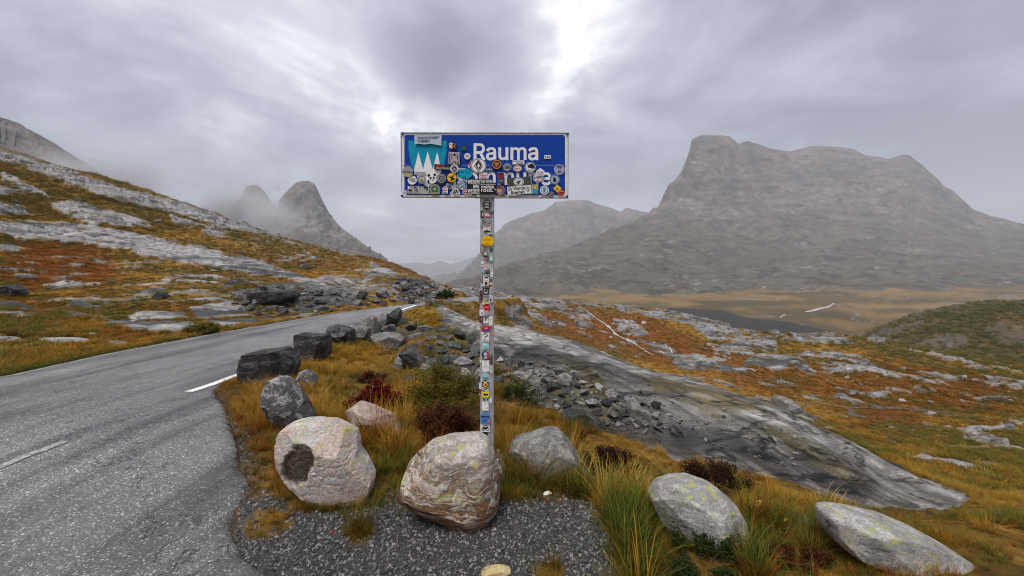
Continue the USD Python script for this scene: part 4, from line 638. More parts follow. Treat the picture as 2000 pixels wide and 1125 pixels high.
def instancer(name, protos, pos, yaw, scl, idx, tilt=None):
    """protos: [(vertices, faces, along, material)]"""
    path = numbered('/World/' + name); pi = UsdGeom.PointInstancer.Define(stage, path); UsdGeom.Scope.Define(stage, path + '/kinds')
    for i, (v, f, h, m) in enumerate(protos):
        q = usdkit.mesh(stage, f'{path}/kinds/kind_{i:03d}', (v, f), m, smooth=h is None)
        if h is not None: UsdGeom.PrimvarsAPI(q).CreatePrimvar('along', Sdf.ValueTypeNames.FloatArray, 'vertex').Set(Vt.FloatArray.FromNumpy(np.asarray(h, np.float32)))
        pi.GetPrototypesRel().AddTarget(f'{path}/kinds/kind_{i:03d}')
    n = len(pos); pi.CreatePositionsAttr(Vt.Vec3fArray.FromNumpy(np.asarray(pos, np.float32))); pi.CreateProtoIndicesAttr(Vt.IntArray.FromNumpy(np.asarray(idx, np.int32)))
    q = np.zeros((n, 4)); q[:, 3] = np.cos(yaw / 2); q[:, 2] = np.sin(yaw / 2)
    if tilt is not None:
        tx = np.zeros((n, 4)); tx[:, 3] = np.cos(tilt / 2); tx[:, 0] = np.sin(tilt / 2)
        a, b = q, tx; q = np.stack([a[:, 3] * b[:, 0] - a[:, 2] * b[:, 1], a[:, 3] * b[:, 1] + a[:, 2] * b[:, 0], a[:, 3] * b[:, 2] + a[:, 2] * b[:, 3], a[:, 3] * b[:, 3] - a[:, 2] * b[:, 2]], 1)
    pi.CreateOrientationsAttr(Vt.QuathArray([Gf.Quath(float(w), float(x), float(y), float(z)) for x, y, z, w in q]))
    pi.CreateScalesAttr(Vt.Vec3fArray.FromNumpy(np.asarray(scl, np.float32))); return pi.GetPrim()
def tint_at(x, y): return np.stack([sample(g, x, y) for g in TG], -1)
def strew(n, px, py, keep, rmin, rmax, r):
    """n random spots over the outlined window of the photograph, thinned by keep(x, y)."""
    P = hit(r.uniform(px[0], px[1], n), r.uniform(py[0], py[1], n), .6); P = P[np.isfinite(P).all(1)]; R = np.hypot(P[:, 0], P[:, 1]); P = P[(R > rmin) & (R < rmax)]
    return P[r.random(len(P)) < keep(P[:, 0], P[:, 1])]
r = np.random.default_rng(77)
GP = []
for ci, m in enumerate(BM):
    for s in range(3):
        v, f, h = tuft(500 + ci * 10 + s, [26, 20, 16][s], [.05, .04, .06][s], [.15, .22, .10][s], .0042, [.55, .45, .8][s]); GP.append((v, f, h, m))
# near grass: even over the ground
n0 = 60000; rad = np.sqrt(r.uniform(1.9 ** 2, 10.5 ** 2, n0)); az = r.uniform(-.98, .98, n0); x, y = rad * np.sin(az), rad * np.cos(az)
clump = fbm(np.stack([x / .55, y / .55, x * 0], -1), 3, 71)
k = (r.random(n0) < sample(FG['grassy'], x, y) * (.5 + 1.0 * smoothstep(.36, .62, clump))); x, y, clump = x[k], y[k], clump[k]
def colour_index(x, y, r):
    T_ = tint_at(x, y) * r.uniform(.6, 1.5, (len(x), 1)); T_ = T_ * np.exp(r.normal(0, .22, T_.shape))
    ci = ((np.log(T_[:, None] + .004) - np.log(BCOL[None] + .004)) ** 2).sum(-1).argmin(1)
    return ci
ci = colour_index(x, y, r)
px_, py_, _ = project(np.stack([x, y, ground(x, y)], -1))
greener = ((px_ > 980) & (px_ < 1300) & (py_ > 930) | (px_ > 560) & (px_ < 800) & (py_ > 900)) & (r.random(len(x)) < .45) | (px_ > 1180) & (px_ < 1640) & (py_ > 1000) & (r.random(len(x)) < .35)
ci = np.where(greener, np.where(r.random(len(x)) < .6, 4, 3), ci)
gold_ = (px_ < 830) & (py_ < 860) | (px_ > 960) & (px_ < 1110) & (py_ > 770) & (py_ < 870) | (px_ > 1100) & (py_ > 850) & (py_ < 1010)
q_ = r.random(len(x)); pat = fbm(np.stack([x / .9, y / .9, x * 0 + 3], -1), 3, 74); ci = np.where(gold_ & (q_ < .25 + .6 * smoothstep(.4, .6, pat)), np.where(r.random(len(x)) < .6, 0, 1), ci); ci = np.where((px_ < 560) & (py_ > 740) & (q_ > .55), 2, ci)
hgt = (.6 + .75 * smoothstep(.4, .65, clump)) * r.uniform(.6, 1.3, len(x))
BUSHES = [(742, 812, 90, 62), (872, 806, 165, 88), (862, 862, 150, 82), (796, 800, 40, 42), (1190, 935, 115, 78), (1385, 962, 150, 78), (1012, 790, 90, 55), (1365, 1112, 190, 62), (1120, 862, 70, 24), (728, 748, 60, 26), (1555, 1100, 120, 50)]
bare = np.zeros(len(x), bool)
for bx, by, bw, bh in BUSHES: bare |= ((px_ - bx) / (bw * .55)) ** 2 + ((py_ - by - 4) / (bh * .32)) ** 2 < 1
for bx, by, bw, bh in ((1360, 1062, 100, 26), (1750, 1115, 140, 24), (640, 990, 80, 16)): bare |= (((px_ - bx) / bw) ** 2 + ((py_ - by) / bh) ** 2 < 1) & (r.random(len(x)) < .6)
tall = (px_ > 1170) & (px_ < 1270) & (py_ > 960) | (px_ > 1455) & (px_ < 1620) & (py_ > 1000) | (px_ > 680) & (px_ < 800) & (py_ > 820) | (px_ > 980) & (px_ < 1150) & (py_ > 880)
hgt *= np.where(tall, 1.3, np.where(px_ > 1150, .5, .85)) * np.where(bare, .3, 1.0); hgt *= smoothstep(-.1, .55, sample(FG['road'], x, y)) * .65 + .35
edge_fade = 1 - .6 * smoothstep(.2, .6, sample(FG['gravel'], x, y)); hgt *= edge_fade
POS = np.stack([x, y, ground(x, y) - .004], -1); SC = np.stack([hgt, hgt, hgt], -1) * r.uniform(.85, 1.15, (len(x), 3)); IDX = ci * 3 + r.integers(0, 3, len(x))
EX = np.concatenate([np.stack([r.normal(mx, sx, k_), r.normal(my, sy, k_)], 1) for mx, my, sx, sy, k_ in ((640, 990, 42, 7, 170), (560, 960, 12, 16, 60), (812, 985, 16, 12, 70), (772, 950, 14, 14, 80), (1000, 968, 14, 9, 70), (735, 975, 16, 10, 70), (1360, 1062, 60, 8, 110), (1740, 1110, 80, 8, 110), (1040, 975, 40, 6, 60))])
EP = hit(EX[:, 0], EX[:, 1]); EP = EP[np.isfinite(EP).all(1)]; k_ = len(EP); es = r.uniform(.3, .65, k_)
POS = np.concatenate([POS, EP - [0, 0, .004]]); SC = np.concatenate([SC, np.stack([es, es, es], -1)]); IDX = np.concatenate([IDX, r.choice([4, 4, 3, 0, 2], k_) * 3 + r.integers(0, 3, k_)]); x = POS[:, 0]
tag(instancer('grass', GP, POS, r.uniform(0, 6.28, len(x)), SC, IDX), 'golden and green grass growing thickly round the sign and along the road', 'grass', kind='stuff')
# turf and heath beyond: shorter and coarser tufts, fewer with distance
GF = []
for ci_, m in enumerate(BM):
    for s in range(2):
        v, f, h = tuft(600 + ci_ * 10 + s, 22, .10, .17, .011, .7, 2); GF.append((v, f, h, m))
P = strew(150000, (-30, 2030), (300, 960), lambda x, y: sample(FG['grassy'], x, y) * .75 * ((np.hypot(x, y) < 130) | (np.arctan2(x, y) > .68)), 9, 330, r)
R = np.hypot(P[:, 0], P[:, 1]); ci = colour_index(P[:, 0], P[:, 1], r)
s = (1.0 + smoothstep(15, 110, R) * 3.2 + smoothstep(120, 240, R) * 4) * r.uniform(.6, 1.35, len(P))
P[:, 2] = ground(P[:, 0], P[:, 1]) - .01
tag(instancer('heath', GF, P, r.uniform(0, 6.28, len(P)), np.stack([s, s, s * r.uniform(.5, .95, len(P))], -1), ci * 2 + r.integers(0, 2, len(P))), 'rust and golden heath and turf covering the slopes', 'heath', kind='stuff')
# gravel of the pull-in
GR = []
gm = stone_mat('gravel_stone', (.085, .082, .078), (.028, .028, .028), (.26, .25, .24), 60, .2, vary=.75, bump=.2)
for i in range(6):
    rr_ = np.random.default_rng(800 + i); p = rr_.normal(size=(10, 3)); p /= np.linalg.norm(p, axis=1)[:, None]; p *= [1, .8, .6]; hm = trimesh.convex.convex_hull(p); GR.append((hm.vertices, hm.faces, None, gm))
n0 = 150000; rad = np.sqrt(r.uniform(1.6 ** 2, 5.2 ** 2, n0)); az = r.uniform(-.8, .55, n0); x, y = rad * np.sin(az), rad * np.cos(az)
gk = np.maximum(sample(FG['gravel'], x, y), .55 * smoothstep(.35, .0, sample(FG['road'], x, y))) * (sample(FG['road'], x, y) > .01); k = r.random(n0) < gk * 1.0; x, y = x[k], y[k]
s = .0034 + .015 * r.random(len(x)) ** 5
tag(instancer('gravel', GR, np.stack([x, y, ground(x, y) + s * .3], -1), r.uniform(0, 6.28, len(x)), np.stack([s, s, s], -1), r.integers(0, 6, len(x)), r.uniform(-.4, .4, len(x))), 'loose grey gravel of the pull-in in front of the sign', 'gravel', kind='stuff')

# ------------------------------------------------------------------ shrubs: woody stems and single leaves
def leaf_mat(name, stops, vary=.3):
    n = {'g': ('geometry', {}), 'r': ('rgb_ramp', {'ramp': stops}), 'p': ('principled_bsdf', {'roughness': .5, 'specular_ior_level': .12}), 't': ('translucent_bsdf', {}), 'm': ('mix_closure', {'fac': .4})}
    return mat(name, n, [('g.random_per_island', 'r.fac'), ('r.color', 'p.base_color'), ('r.color', 't.color'), ('p.BSDF', 'm.closure1'), ('t.BSDF', 'm.closure2')], surface='m.closure')
BARK = mat('twig_bark', {'g': ('geometry', {}), 'n': ('noise_texture', {'scale': 60.0}), 'r': ('rgb_ramp', {'ramp': [(.3, (.04, .025, .018)), (.7, (.12, .08, .06))]}), 'p': ('principled_bsdf', {'roughness': .8})}, [('g.position', 'n.vector'), ('n.fac', 'r.fac'), ('r.color', 'p.base_color')])
def shrub(name, label, px, py, w_px, h_px, m, seed, leaves=2600, size=.016, upright=.4, cat='shrub', depth=.75, droop=.25):
    r = np.random.default_rng(seed); g = hit(px, py)[0]; dist = math.hypot(g[0], g[1]); W = w_px / F * g[1] / 2; Hh = h_px / F * g[1]
    root = empty(name, label, cat, g)
    stems, LV, LF = [], [], []; ns = max(14, int(60 * W)); k = 0; per = leaves // ns
    for i in range(ns):
        a = r.uniform(0, 2 * math.pi); u = math.sqrt(r.random()); b = np.array([W * .55 * u * math.cos(a), W * depth * .55 * u * math.sin(a), 0]); b[2] = ground(g[0] + b[0], g[1] + b[1])[0] - g[2] - .01
        hh = Hh * (1 - .55 * u * u) * r.uniform(.65, 1.08); tip = b + np.array([math.cos(a) * W * .55 * u * (1 - upright) * 1.5 + r.normal() * .12 * W, math.sin(a) * W * depth * .55 * u * (1 - upright) * 1.5 + r.normal() * .12 * W, hh])
        ts = np.linspace(0, 1, 5); mid = b + (tip - b) * ts[:, None] + np.array([0, 0, 1]) * (hh * .18 * np.sin(ts * math.pi))[:, None] + r.normal(size=(5, 3)) * .02 * W * ts[:, None]
        cr = .0035 * (1 - .75 * ts); ring = [mid[j] + cr[j] * np.array([math.cos(q), math.sin(q), 0]) for j in range(5) for q in (0, 2.09, 4.19)]
        stems.append((np.array(ring), np.array([[3 * j + q, 3 * j + (q + 1) % 3, 3 * j + 3 + (q + 1) % 3] for j in range(4) for q in range(3)] + [[3 * j + q, 3 * j + 3 + (q + 1) % 3, 3 * j + 3 + q] for j in range(4) for q in range(3)])))
        for _ in range(per):
            t = r.uniform(.22, 1) ** .8; p = b + (tip - b) * t + np.array([0, 0, hh * .18 * math.sin(t * math.pi)]) + r.normal(size=3) * np.array([.085, .085, .05]) * max(W, .12) * (.6 + .6 * t)
            d = r.normal(size=3); d[2] = d[2] * .5 + .15 - droop * r.random(); d /= np.linalg.norm(d); sd_ = np.cross(d, r.normal(size=3)); sd_ /= np.linalg.norm(sd_) + 1e-9; L = size * r.uniform(.6, 1.3); nn = np.cross(d, sd_)
            LV += [p, p + d * L * .5 + sd_ * L * .3 + nn * L * .08, p + d * L, p + d * L * .5 - sd_ * L * .3 + nn * L * .08]; LF += [[k, k + 1, k + 2], [k, k + 2, k + 3]]; k += 4
    sv = trimesh.util.concatenate([trimesh.Trimesh(*s_, process=False) for s_ in stems])
    obj('stems', (sv.vertices, sv.faces), BARK, root); tag(obj('foliage', (np.array(LV), np.array(LF)), m, root))
    return root
L_RED = leaf_mat('leaves_red', [(0, (.12, .008, .007)), (.5, (.34, .018, .013)), (.85, (.46, .04, .015)), (1, (.45, .15, .02))])
L_BROWNRED = leaf_mat('leaves_brown_red', [(0, (.08, .025, .01)), (.4, (.21, .058, .016)), (.75, (.33, .095, .02)), (1, (.42, .18, .03))])
L_OLIVE = leaf_mat('leaves_olive', [(0, (.11, .09, .012)), (.4, (.25, .20, .025)), (.75, (.42, .32, .04)), (.93, (.55, .42, .06)), (1, (.6, .55, .28))])
L_GREEN = leaf_mat('leaves_green', [(0, (.03, .045, .01)), (.5, (.075, .105, .018)), (.85, (.13, .15, .025)), (1, (.2, .16, .03))])
L_DARK = leaf_mat('leaves_dark', [(0, (.035, .014, .008)), (.5, (.10, .033, .012)), (.85, (.18, .06, .018)), (1, (.2, .09, .02))])
L_YEL = leaf_mat('leaves_yellow', [(0, (.2, .14, .01)), (.5, (.38, .28, .02)), (1, (.5, .40, .05))])
shrub('shrub', 'deep red low shrub below the white quartz block', 742, 812, 104, 74, L_RED, 901, 5200, .032)
shrub('shrub', 'wide olive yellow shrub close to the left of the sign post', 872, 806, 172, 94, L_OLIVE, 902, 10000, .030)
shrub('shrub', 'brownish red shrub under the olive shrub, left of the post', 862, 862, 150, 82, L_BROWNRED, 903, 8500, .026)
shrub('shrub', 'small bright yellow willow between the red and olive shrubs', 796, 800, 40, 42, L_YEL, 904, 900, .018)
shrub('shrub', 'dark reddish bush behind the pale wedge of rock', 1190, 935, 115, 78, L_DARK, 905, 6500, .018)
shrub('shrub', 'dark red brown bush at the lower edge of the slab behind the domed boulder', 1385, 962, 150, 78, L_DARK, 906, 7500, .017)
shrub('shrub', 'dark green shrub right of the post at the foot of the scree', 1012, 790, 90, 55, L_GREEN, 907, 3600, .022)
shrub('ground_cover_plant', 'low green leafy mat of plants in front of the domed boulder', 1365, 1112, 190, 62, L_GREEN, 908, 7000, .017, .2, 'plant')
shrub('shrub', 'round dark green juniper bush beyond the road bend', 872, 584, 36, 20, L_GREEN, 909, 1500, .14)
shrub('shrub', 'olive green bush on the verge across the road', 395, 652, 62, 24, L_OLIVE, 910, 2600, .06)
shrub('shrub', 'small orange brown shrub above the red one in the golden grass', 728, 748, 60, 26, L_BROWNRED, 911, 1400, .03)
shrub('ground_cover_plant', 'reddish heather patch beside the two right boulders', 1555, 1100, 120, 50, L_BROWNRED, 912, 3800, .016, .3, 'plant')
shrub('shrub', 'orange brown shrub right of the pale wedge at the wet rock', 1120, 862, 70, 24, L_BROWNRED, 913, 1600, .022)
def grass_clump(label, px, py, h_px, kind, seed, n=4):
    r = np.random.default_rng(seed); g = hit(px, py)[0]; hh = .64 * h_px / F * g[1]
    v, f, h = tuft(seed, 95, hh * .34, hh, .0042, .85, 6)
    o = obj('grass_clump', (v, f), BM[kind], loc=g - [0, 0, .01], primvars={'along': h}); tag(o, label, 'grass clump')
grass_clump('tall green brown grass clump at the gravel edge left of the domed boulder', 1232, 1040, 66, 3, 921)
grass_clump('dense green grass clump on the right flank of the domed boulder', 1472, 1045, 72, 4, 922)
grass_clump('fine green grass clump right beside the concrete footing', 1005, 965, 50, 4, 923)
grass_clump('broad brownish green grass clump in front of the pale wedge', 1035, 930, 62, 3, 924)
grass_clump('olive grass clump left of the flat-topped right boulder', 1580, 1085, 80, 3, 925)
grass_clump('straw coloured grass clump in front of the broad dark guard stone', 497, 765, 55, 1, 926)
grass_clump('bright green grass clump under the pink boulder', 612, 990, 34, 4, 927)
grass_clump('golden grass clump between pink boulder and red shrub', 690, 850, 62, 0, 928)
grass_clump('tall brown grass clump behind the pink boulder on its right', 735, 880, 70, 3, 929)
grass_clump('golden grass clump at the bottom right behind the flat-topped boulder', 1930, 1040, 70, 0, 930)
grass_clump('straw grass clump near the left edge of the grass tongue', 620, 790, 70, 1, 931)
grass_clump('orange brown grass clump beside the tall pointed stone', 505, 880, 50, 2, 932)
# flowers and litter
yl = mat('petal_yellow', {'p': ('principled_bsdf', {'base_color': (.72, .52, .03), 'roughness': .5})}, [])
st = mat('stalk_green', {'p': ('principled_bsdf', {'base_color': (.08, .11, .02), 'roughness': .6})}, [])
def flower(label, px, py, h_px, heads, seed):
    r = np.random.default_rng(seed); g = hit(px, py)[0]; hh = h_px / F * g[1]; root = empty('yellow_flower', label, 'flower', g); sv = trimesh.creation.cylinder(.0018, hh, sections=5); sv.apply_translation([0, 0, hh / 2]); obj('stalk', sv, st, root)
    for i in range(heads):
        ms = []; cen = np.array([r.normal() * .012, r.normal() * .012, hh * r.uniform(.8, 1.05)])
        for q in range(6):
            m_ = trimesh.creation.icosphere(1, .007); m_.apply_scale([1.0, .55, .3]); m_.apply_translation([.008, 0, 0]); m_.apply_transform(trimesh.transformations.rotation_matrix(q * 1.047, [0, 0, 1])); m_.apply_transform(trimesh.transformations.rotation_matrix(.9, [1, 0, 0])); m_.apply_translation(cen); ms.append(m_)
        obj('blossom', trimesh.util.concatenate(ms), yl, root)
flower('yellow flower spray beside the domed boulder', 1482, 1012, 32, 5, 941)
flower('lower yellow flower left of the flat-topped boulder', 1538, 1035, 24, 2, 942)
g = hit(1068, 968)[0]
wr = empty('wrapper', 'crumpled white and orange wrapper on the gravel right of the footing', 'litter', g, 35)
for nm, col, off, dim in (('white_sheet', (.75, .74, .70), (0, 0, .018), (.034, .018, .016)), ('orange_end', (.8, .33, .03), (.024, -.012, .014), (.016, .012, .012)), ('dark_tip', (.18, .1, .06), (-.032, -.006, .010), (.012, .012, .009))):
    m_ = trimesh.creation.icosphere(3, 1.0); v = m_.vertices * dim * (1 + .5 * (fbm(m_.vertices * 3.1, 3, 7)[:, None] - .5)) + off; obj(nm, (v, m_.faces), mat('wrap_' + nm, {'p': ('principled_bsdf', {'base_color': col, 'roughness': .4})}, []), wr, smooth=25)
g = hit(648, 1040)[0]; m_ = trimesh.creation.icosphere(2, 1.0); v = m_.vertices * [.009, .008, .006] * (1 + .5 * (noise(m_.vertices * 2.1, 3)[:, None] - .5))
tag(obj('bottle_cap', (v, m_.faces), mat('red_plastic', {'p': ('principled_bsdf', {'base_color': (.40, .02, .03), 'roughness': .4})}, []), loc=g + [0, 0, .006]), 'small crushed red cap on the gravel below the pink boulder', 'litter')
# ------------------------------------------------------------------ streams and pools in the valley
def ribbon(name, label, pts, w_px, m, rmin, kind='structure', up=.05):
    pts = np.array(pts, float); s = np.concatenate([[0], np.cumsum(np.linalg.norm(np.diff(pts, axis=0), axis=1))]); q = np.linspace(0, s[-1], max(6, int(s[-1] / 2.5)))
    X, Y = np.interp(q, s, pts[:, 0]), np.interp(q, s, pts[:, 1]); P = hit(X, Y, rmin); ok = np.isfinite(P).all(1); P, q = P[ok], q[ok]
    for k_ in range(3): P[:, k_] = gaussian_filter1d(P[:, k_], 1.5)
    wd = np.interp(q / s[-1], np.linspace(0, 1, len(w_px)), w_px) * (.25 + 1.3 * noise(np.stack([q / 5, q * 0, q * 0], -1), 5)); wd = wd / F * np.hypot(P[:, 0], P[:, 1]); t = np.gradient(P[:, :2], axis=0); t /= np.linalg.norm(t, axis=1)[:, None] + 1e-9; nn = np.stack([t[:, 1], -t[:, 0]], 1)
    rows = []
    for o in (-1, -.33, .33, 1):
        xy = P[:, :2] + nn * (o * wd / 2)[:, None]; z = ground(xy[:, 0], xy[:, 1]) + np.hypot(xy[:, 0], xy[:, 1]) * .0016 * (1 if abs(o) < .5 else .2) + up; rows.append(np.concatenate([xy, z[:, None]], 1))
    tag(obj(name, (np.stack(rows, 1).reshape(-1, 3), grid_faces(len(P), 4)), m, smooth=True), kind=kind)
FOAM = mat('foam_water', {'g': ('geometry', {}), 'n': ('noise_texture', {'scale': 2.5, 'detail': 6.0, 'roughness': .7}), 'r': ('rgb_ramp', {'ramp': [(.35, (.16, .165, .17)), (.6, (.55, .56, .57))]}), 'b': ('bump', {'strength': .6, 'distance': .1}), 'p': ('principled_bsdf', {'roughness': .35})}, [('g.position', 'n.vector'), ('n.fac', 'r.fac'), ('r.color', 'p.base_color'), ('n.fac', 'b.height'), ('b.normal', 'p.normal')])
ribbon('stream', '', [(1128, 600), (1145, 606), (1163, 622), (1180, 632), (1194, 643), (1202, 654), (1222, 664), (1240, 672), (1256, 684), (1276, 695)], [1.5, 2, 3, 6, 6, 2.5, 2, 1.5], FOAM, 20)
ribbon('stream', '', [(1217, 622), (1221, 630), (1226, 636)], [2, 2, 1.5], FOAM, 20); ribbon('stream', '', [(1298, 672), (1308, 682), (1316, 692)], [1.5, 3, 2], FOAM, 20)
ribbon('stream', '', [(1630, 592), (1618, 600), (1600, 603), (1585, 608), (1570, 610)], [2, 4, 4, 5, 3], FOAM, 150); ribbon('stream', '', [(1535, 615), (1524, 619), (1520, 623)], [2, 3, 1.5], FOAM, 150)
POOL = water_mat('pool_water', (.05, .05, .045), .06, 3.0)
ribbon('pool', '', [(1618, 795), (1660, 797), (1700, 797), (1735, 797), (1760, 798), (1800, 802), (1850, 807), (1890, 812)], [2, 5, 9, 10, 14, 9, 5, 2], POOL, 10, up=.03); ribbon('pool', '', [(1658, 797), (1662, 806), (1668, 814), (1690, 815)], [10, 16, 14, 6], POOL, 10, up=.03)
# ------------------------------------------------------------------ the municipal sign, its post and its stickers
YS_, YP_ = 3.065, 3.085                                       # the panel's and the post's front planes
gb = ground(-.21, 3.14)[0]
BASE = np.array([-.2095, 3.14, gb]); LEAN = math.radians(.35)
sign = empty('road_sign', 'blue municipal boundary sign covered with stickers on a tall grey post', 'sign', BASE); UsdGeom.Xformable(sign).AddRotateYOp().Set(math.degrees(LEAN))
cl, sl = math.cos(LEAN), math.sin(LEAN)
def to_local(P): v = np.asarray(P, float) - BASE; return np.stack([v[..., 0] * cl - v[..., 2] * sl, v[..., 1], v[..., 0] * sl + v[..., 2] * cl], -1)
class Plane:
    """Maps the measuring grid of a close-up of the photograph to a flat face of the sign."""
    def __init__(s, ox, oy, k, Y): s.ox, s.oy, s.k, s.Y = ox, oy, k, Y
    def __call__(s, uv): uv = np.asarray(uv, float); return to_local(at(s.ox + uv[..., 0] / s.k, s.oy + uv[..., 1] / s.k, s.Y))[..., [0, 2]]
PAN, TOP, MID_, LOW = Plane(770, 240, 5.5556, YS_), Plane(900, 380, 5.62, YP_), Plane(900, 560, 5.62, YP_), Plane(880, 740, 5.1125, YP_)
VINYL = {}
def vinyl(col, rough=.42):
    key = (tuple(round(x, 3) for x in col), rough)
    if key not in VINYL:
        n = {'g': ('geometry', {}), 'n': ('noise_texture', {'scale': 38.0, 'detail': 6.0, 'roughness': .65}), 'r': ('map_range', {'from_min': .3, 'from_max': .7, 'to_min': .82, 'to_max': 1.08}), 's': ('vector_math', {'math_type': 'scale', 'vector1': tuple(col)}), 'p': ('principled_bsdf', {'roughness': rough, 'specular_ior_level': .2})}
        n['cc'] = ('color', {'value': tuple(col)}); n['s'][1].pop('vector1')
        VINYL[key] = mat(f'vinyl_{len(VINYL):03d}', n, [('g.position', 'n.vector'), ('n.fac', 'r.value'), ('cc.color', 's.vector1'), ('r.result', 's.scale'), ('s.vector', 'p.base_color')])
    return VINYL[key]
def stand(m2d, Y, lev): v = m2d.vertices; return (np.stack([v[:, 0], Y - BASE[1] - lev * .0009 - v[:, 2], v[:, 1]], 1), m2d.faces)
def ext(shape, plane, lev, th=.0007):
    gs = [g_ for g_ in getattr(shape, 'geoms', [shape]) if g_.area > 0]; ms = []
    for g_ in gs:
        q = Polygon(plane(np.array(g_.exterior.coords)), [plane(np.array(i.coords)) for i in g_.interiors]).buffer(0)
        for h_ in getattr(q, 'geoms', [q]):
            if h_.area > 1e-9: ms.append(trimesh.creation.extrude_polygon(h_, th, engine='earcut'))
    return stand(trimesh.util.concatenate(ms), plane.Y, lev)
def disc(x, y, a, b=None, n=40): t = np.linspace(0, 2 * math.pi, n, endpoint=False); return Polygon(np.stack([x + a * np.cos(t), y + (b or a) * np.sin(t)], 1))
def rect(x, y, w, h, rot=0): return affinity.rotate(sbox(x - w / 2, y - h / 2, x + w / 2, y + h / 2), rot)
def rr(x, y, w, h, r_, rot=0): return affinity.rotate(sbox(x - w / 2 + r_, y - h / 2 + r_, x + w / 2 - r_, y + h / 2 - r_).buffer(r_, quad_segs=4), rot)
def ring(x, y, a, w, b=None): return disc(x, y, a, b).difference(disc(x, y, a - w, (b or a) - w))
def pl(*p): return Polygon(p)
def lettering(txt, x, y, cap, width, plane, lev, rot=0, bold=True, align='l', th=.0006):
    """txt with its baseline starting at x, y; cap = height of the capitals, width = total width, both in the close-up's grid."""
    m = meshkit.text_mesh(txt, cap, th, bold); v = m.vertices.copy(); x0, x1 = v[:, 0].min(), v[:, 0].max(); v[:, 0] = (v[:, 0] - x0) * (width / (x1 - x0)) if width else v[:, 0] - x0
    if align == 'c': v[:, 0] -= v[:, 0].max() / 2
    a = math.radians(rot); u = np.stack([x + v[:, 0] * math.cos(a) + v[:, 1] * math.sin(a) * 1, y - v[:, 1] * math.cos(a) + v[:, 0] * math.sin(a)], 1)
    q = plane(u); return stand(trimesh.Trimesh(np.column_stack([q, v[:, 2]]), m.faces, process=False), plane.Y, lev)
WHITE, BLACK, BLUE, TEAL, GREYC = (.74, .74, .74), (.012, .012, .013), (.004, .045, .31), (.0, .26, .40), (.33, .33, .34)
LV = [0]
def sticker(plane, label, shape, col, prints=(), name='sticker', lev=None):
    """A sticker with what is printed on it: prints are (shape | ('text', txt, x, baseline, cap, width, rot), colour)."""
    LV[0] = (LV[0] + 1) % 3; b = (8 + LV[0] * 7) if lev is None else lev
    s = obj(name, ext(shape, plane, b), vinyl(col), sign)
    if label: tag(s, label)
    for i, (q, c_) in enumerate(prints):
        if isinstance(q, tuple): obj('lettering', lettering(q[1], q[2], q[3], q[4], q[5], plane, b + 1 + i, q[6] if len(q) > 6 else 0, align='c'), vinyl(c_), s)
        else: obj('print', ext(q, plane, b + 1 + i), vinyl(c_), s)
    return s
T_ = lambda *a: ('text',) + a
# panel: aluminium profile frame, white border, blue face, joint of the two planks
frm = pl((68, 101), (1898, 105), (1889, 815), (80, 806))
def slab_of(shape, plane, y0, y1):
    q = Polygon(plane(np.array(shape.exterior.coords)), [plane(np.array(i.coords)) for i in shape.interiors]); m = trimesh.creation.extrude_polygon(q, y1 - y0, engine='earcut'); v = m.vertices; return (np.stack([v[:, 0], y1 - BASE[1] - v[:, 2], v[:, 1]], 1), m.faces)
ALU = mat('aluminium', {'g': ('geometry', {}), 'n': ('noise_texture', {'scale': 30.0, 'detail': 5.0}), 'r': ('rgb_ramp', {'ramp': [(.3, (.36, .36, .37)), (.7, (.52, .52, .53))]}), 'p': ('principled_bsdf', {'metallic': .35, 'roughness': .5})}, [('g.position', 'n.vector'), ('n.fac', 'r.fac'), ('r.color', 'p.base_color')])
inner = rr(981, 456, 1786, 672, 26)
obj('panel', slab_of(inner.buffer(8), PAN, YS_ + .002, YS_ + .022), vinyl((.70, .70, .71), .35), sign)
obj('frame', slab_of(frm.difference(inner.buffer(9)), PAN, YS_ - .004, YS_ + .034), ALU, sign)
bl = rr(981, 456, 1742, 648, 22); up_, dn_ = bl.intersection(sbox(0, 0, 2000, 456)), bl.intersection(sbox(0, 462, 2000, 1000))
obj('blue_plank', ext(up_, PAN, 0), vinyl(BLUE, .3), sign); obj('blue_plank', ext(dn_, PAN, 0), vinyl(BLUE, .3), sign); obj('plank_joint', ext(sbox(90, 457, 1872, 461), PAN, 0), vinyl((.25, .27, .36)), sign)
for cx, cy in ((92, 118), (1880, 122), (88, 795), (1872, 800)): obj('corner_piece', ext(rr(cx, cy, 26, 26, 6), PAN, 5), vinyl((.05, .04, .16)), sign)
shield = pl((155, 193), (568, 193), (568, 290), (560, 360), (540, 440), (515, 520), (470, 600), (420, 660), (362, 700), (310, 660), (258, 600), (212, 520), (186, 440), (165, 360), (157, 290))
peaks = pl((205, 560), (262, 318), (315, 505), (364, 312), (418, 505), (467, 318), (522, 560), (470, 600), (420, 660), (362, 700), (310, 660), (258, 600)).intersection(shield)
sh = obj('coat_of_arms', ext(shield, PAN, 1), vinyl(TEAL), sign); obj('white_peaks', ext(peaks, PAN, 2), vinyl(WHITE), sh)
def word(txt, x0, x1, base, cap, lev):
    """Each letter a part of its own."""
    fullw = meshkit.text_mesh(txt, cap, .001, True); w = np.ptp(fullw.vertices[:, 0]); k = (x1 - x0) / w; off = fullw.vertices[:, 0].min()
    for i, ch in enumerate(txt):
        pre = meshkit.text_mesh(txt[:i + 1], cap, .001, True).vertices[:, 0].max(); m = meshkit.text_mesh(ch, cap, .0006, True); v = m.vertices; u = np.stack([x0 + (v[:, 0] - v[:, 0].max() + pre - off) * k, base - v[:, 1]], 1)
        q = PAN(u); obj('letter', stand(trimesh.Trimesh(np.column_stack([q, v[:, 2]]), m.faces, process=False), PAN.Y, lev), vinyl(WHITE, .35), sign)
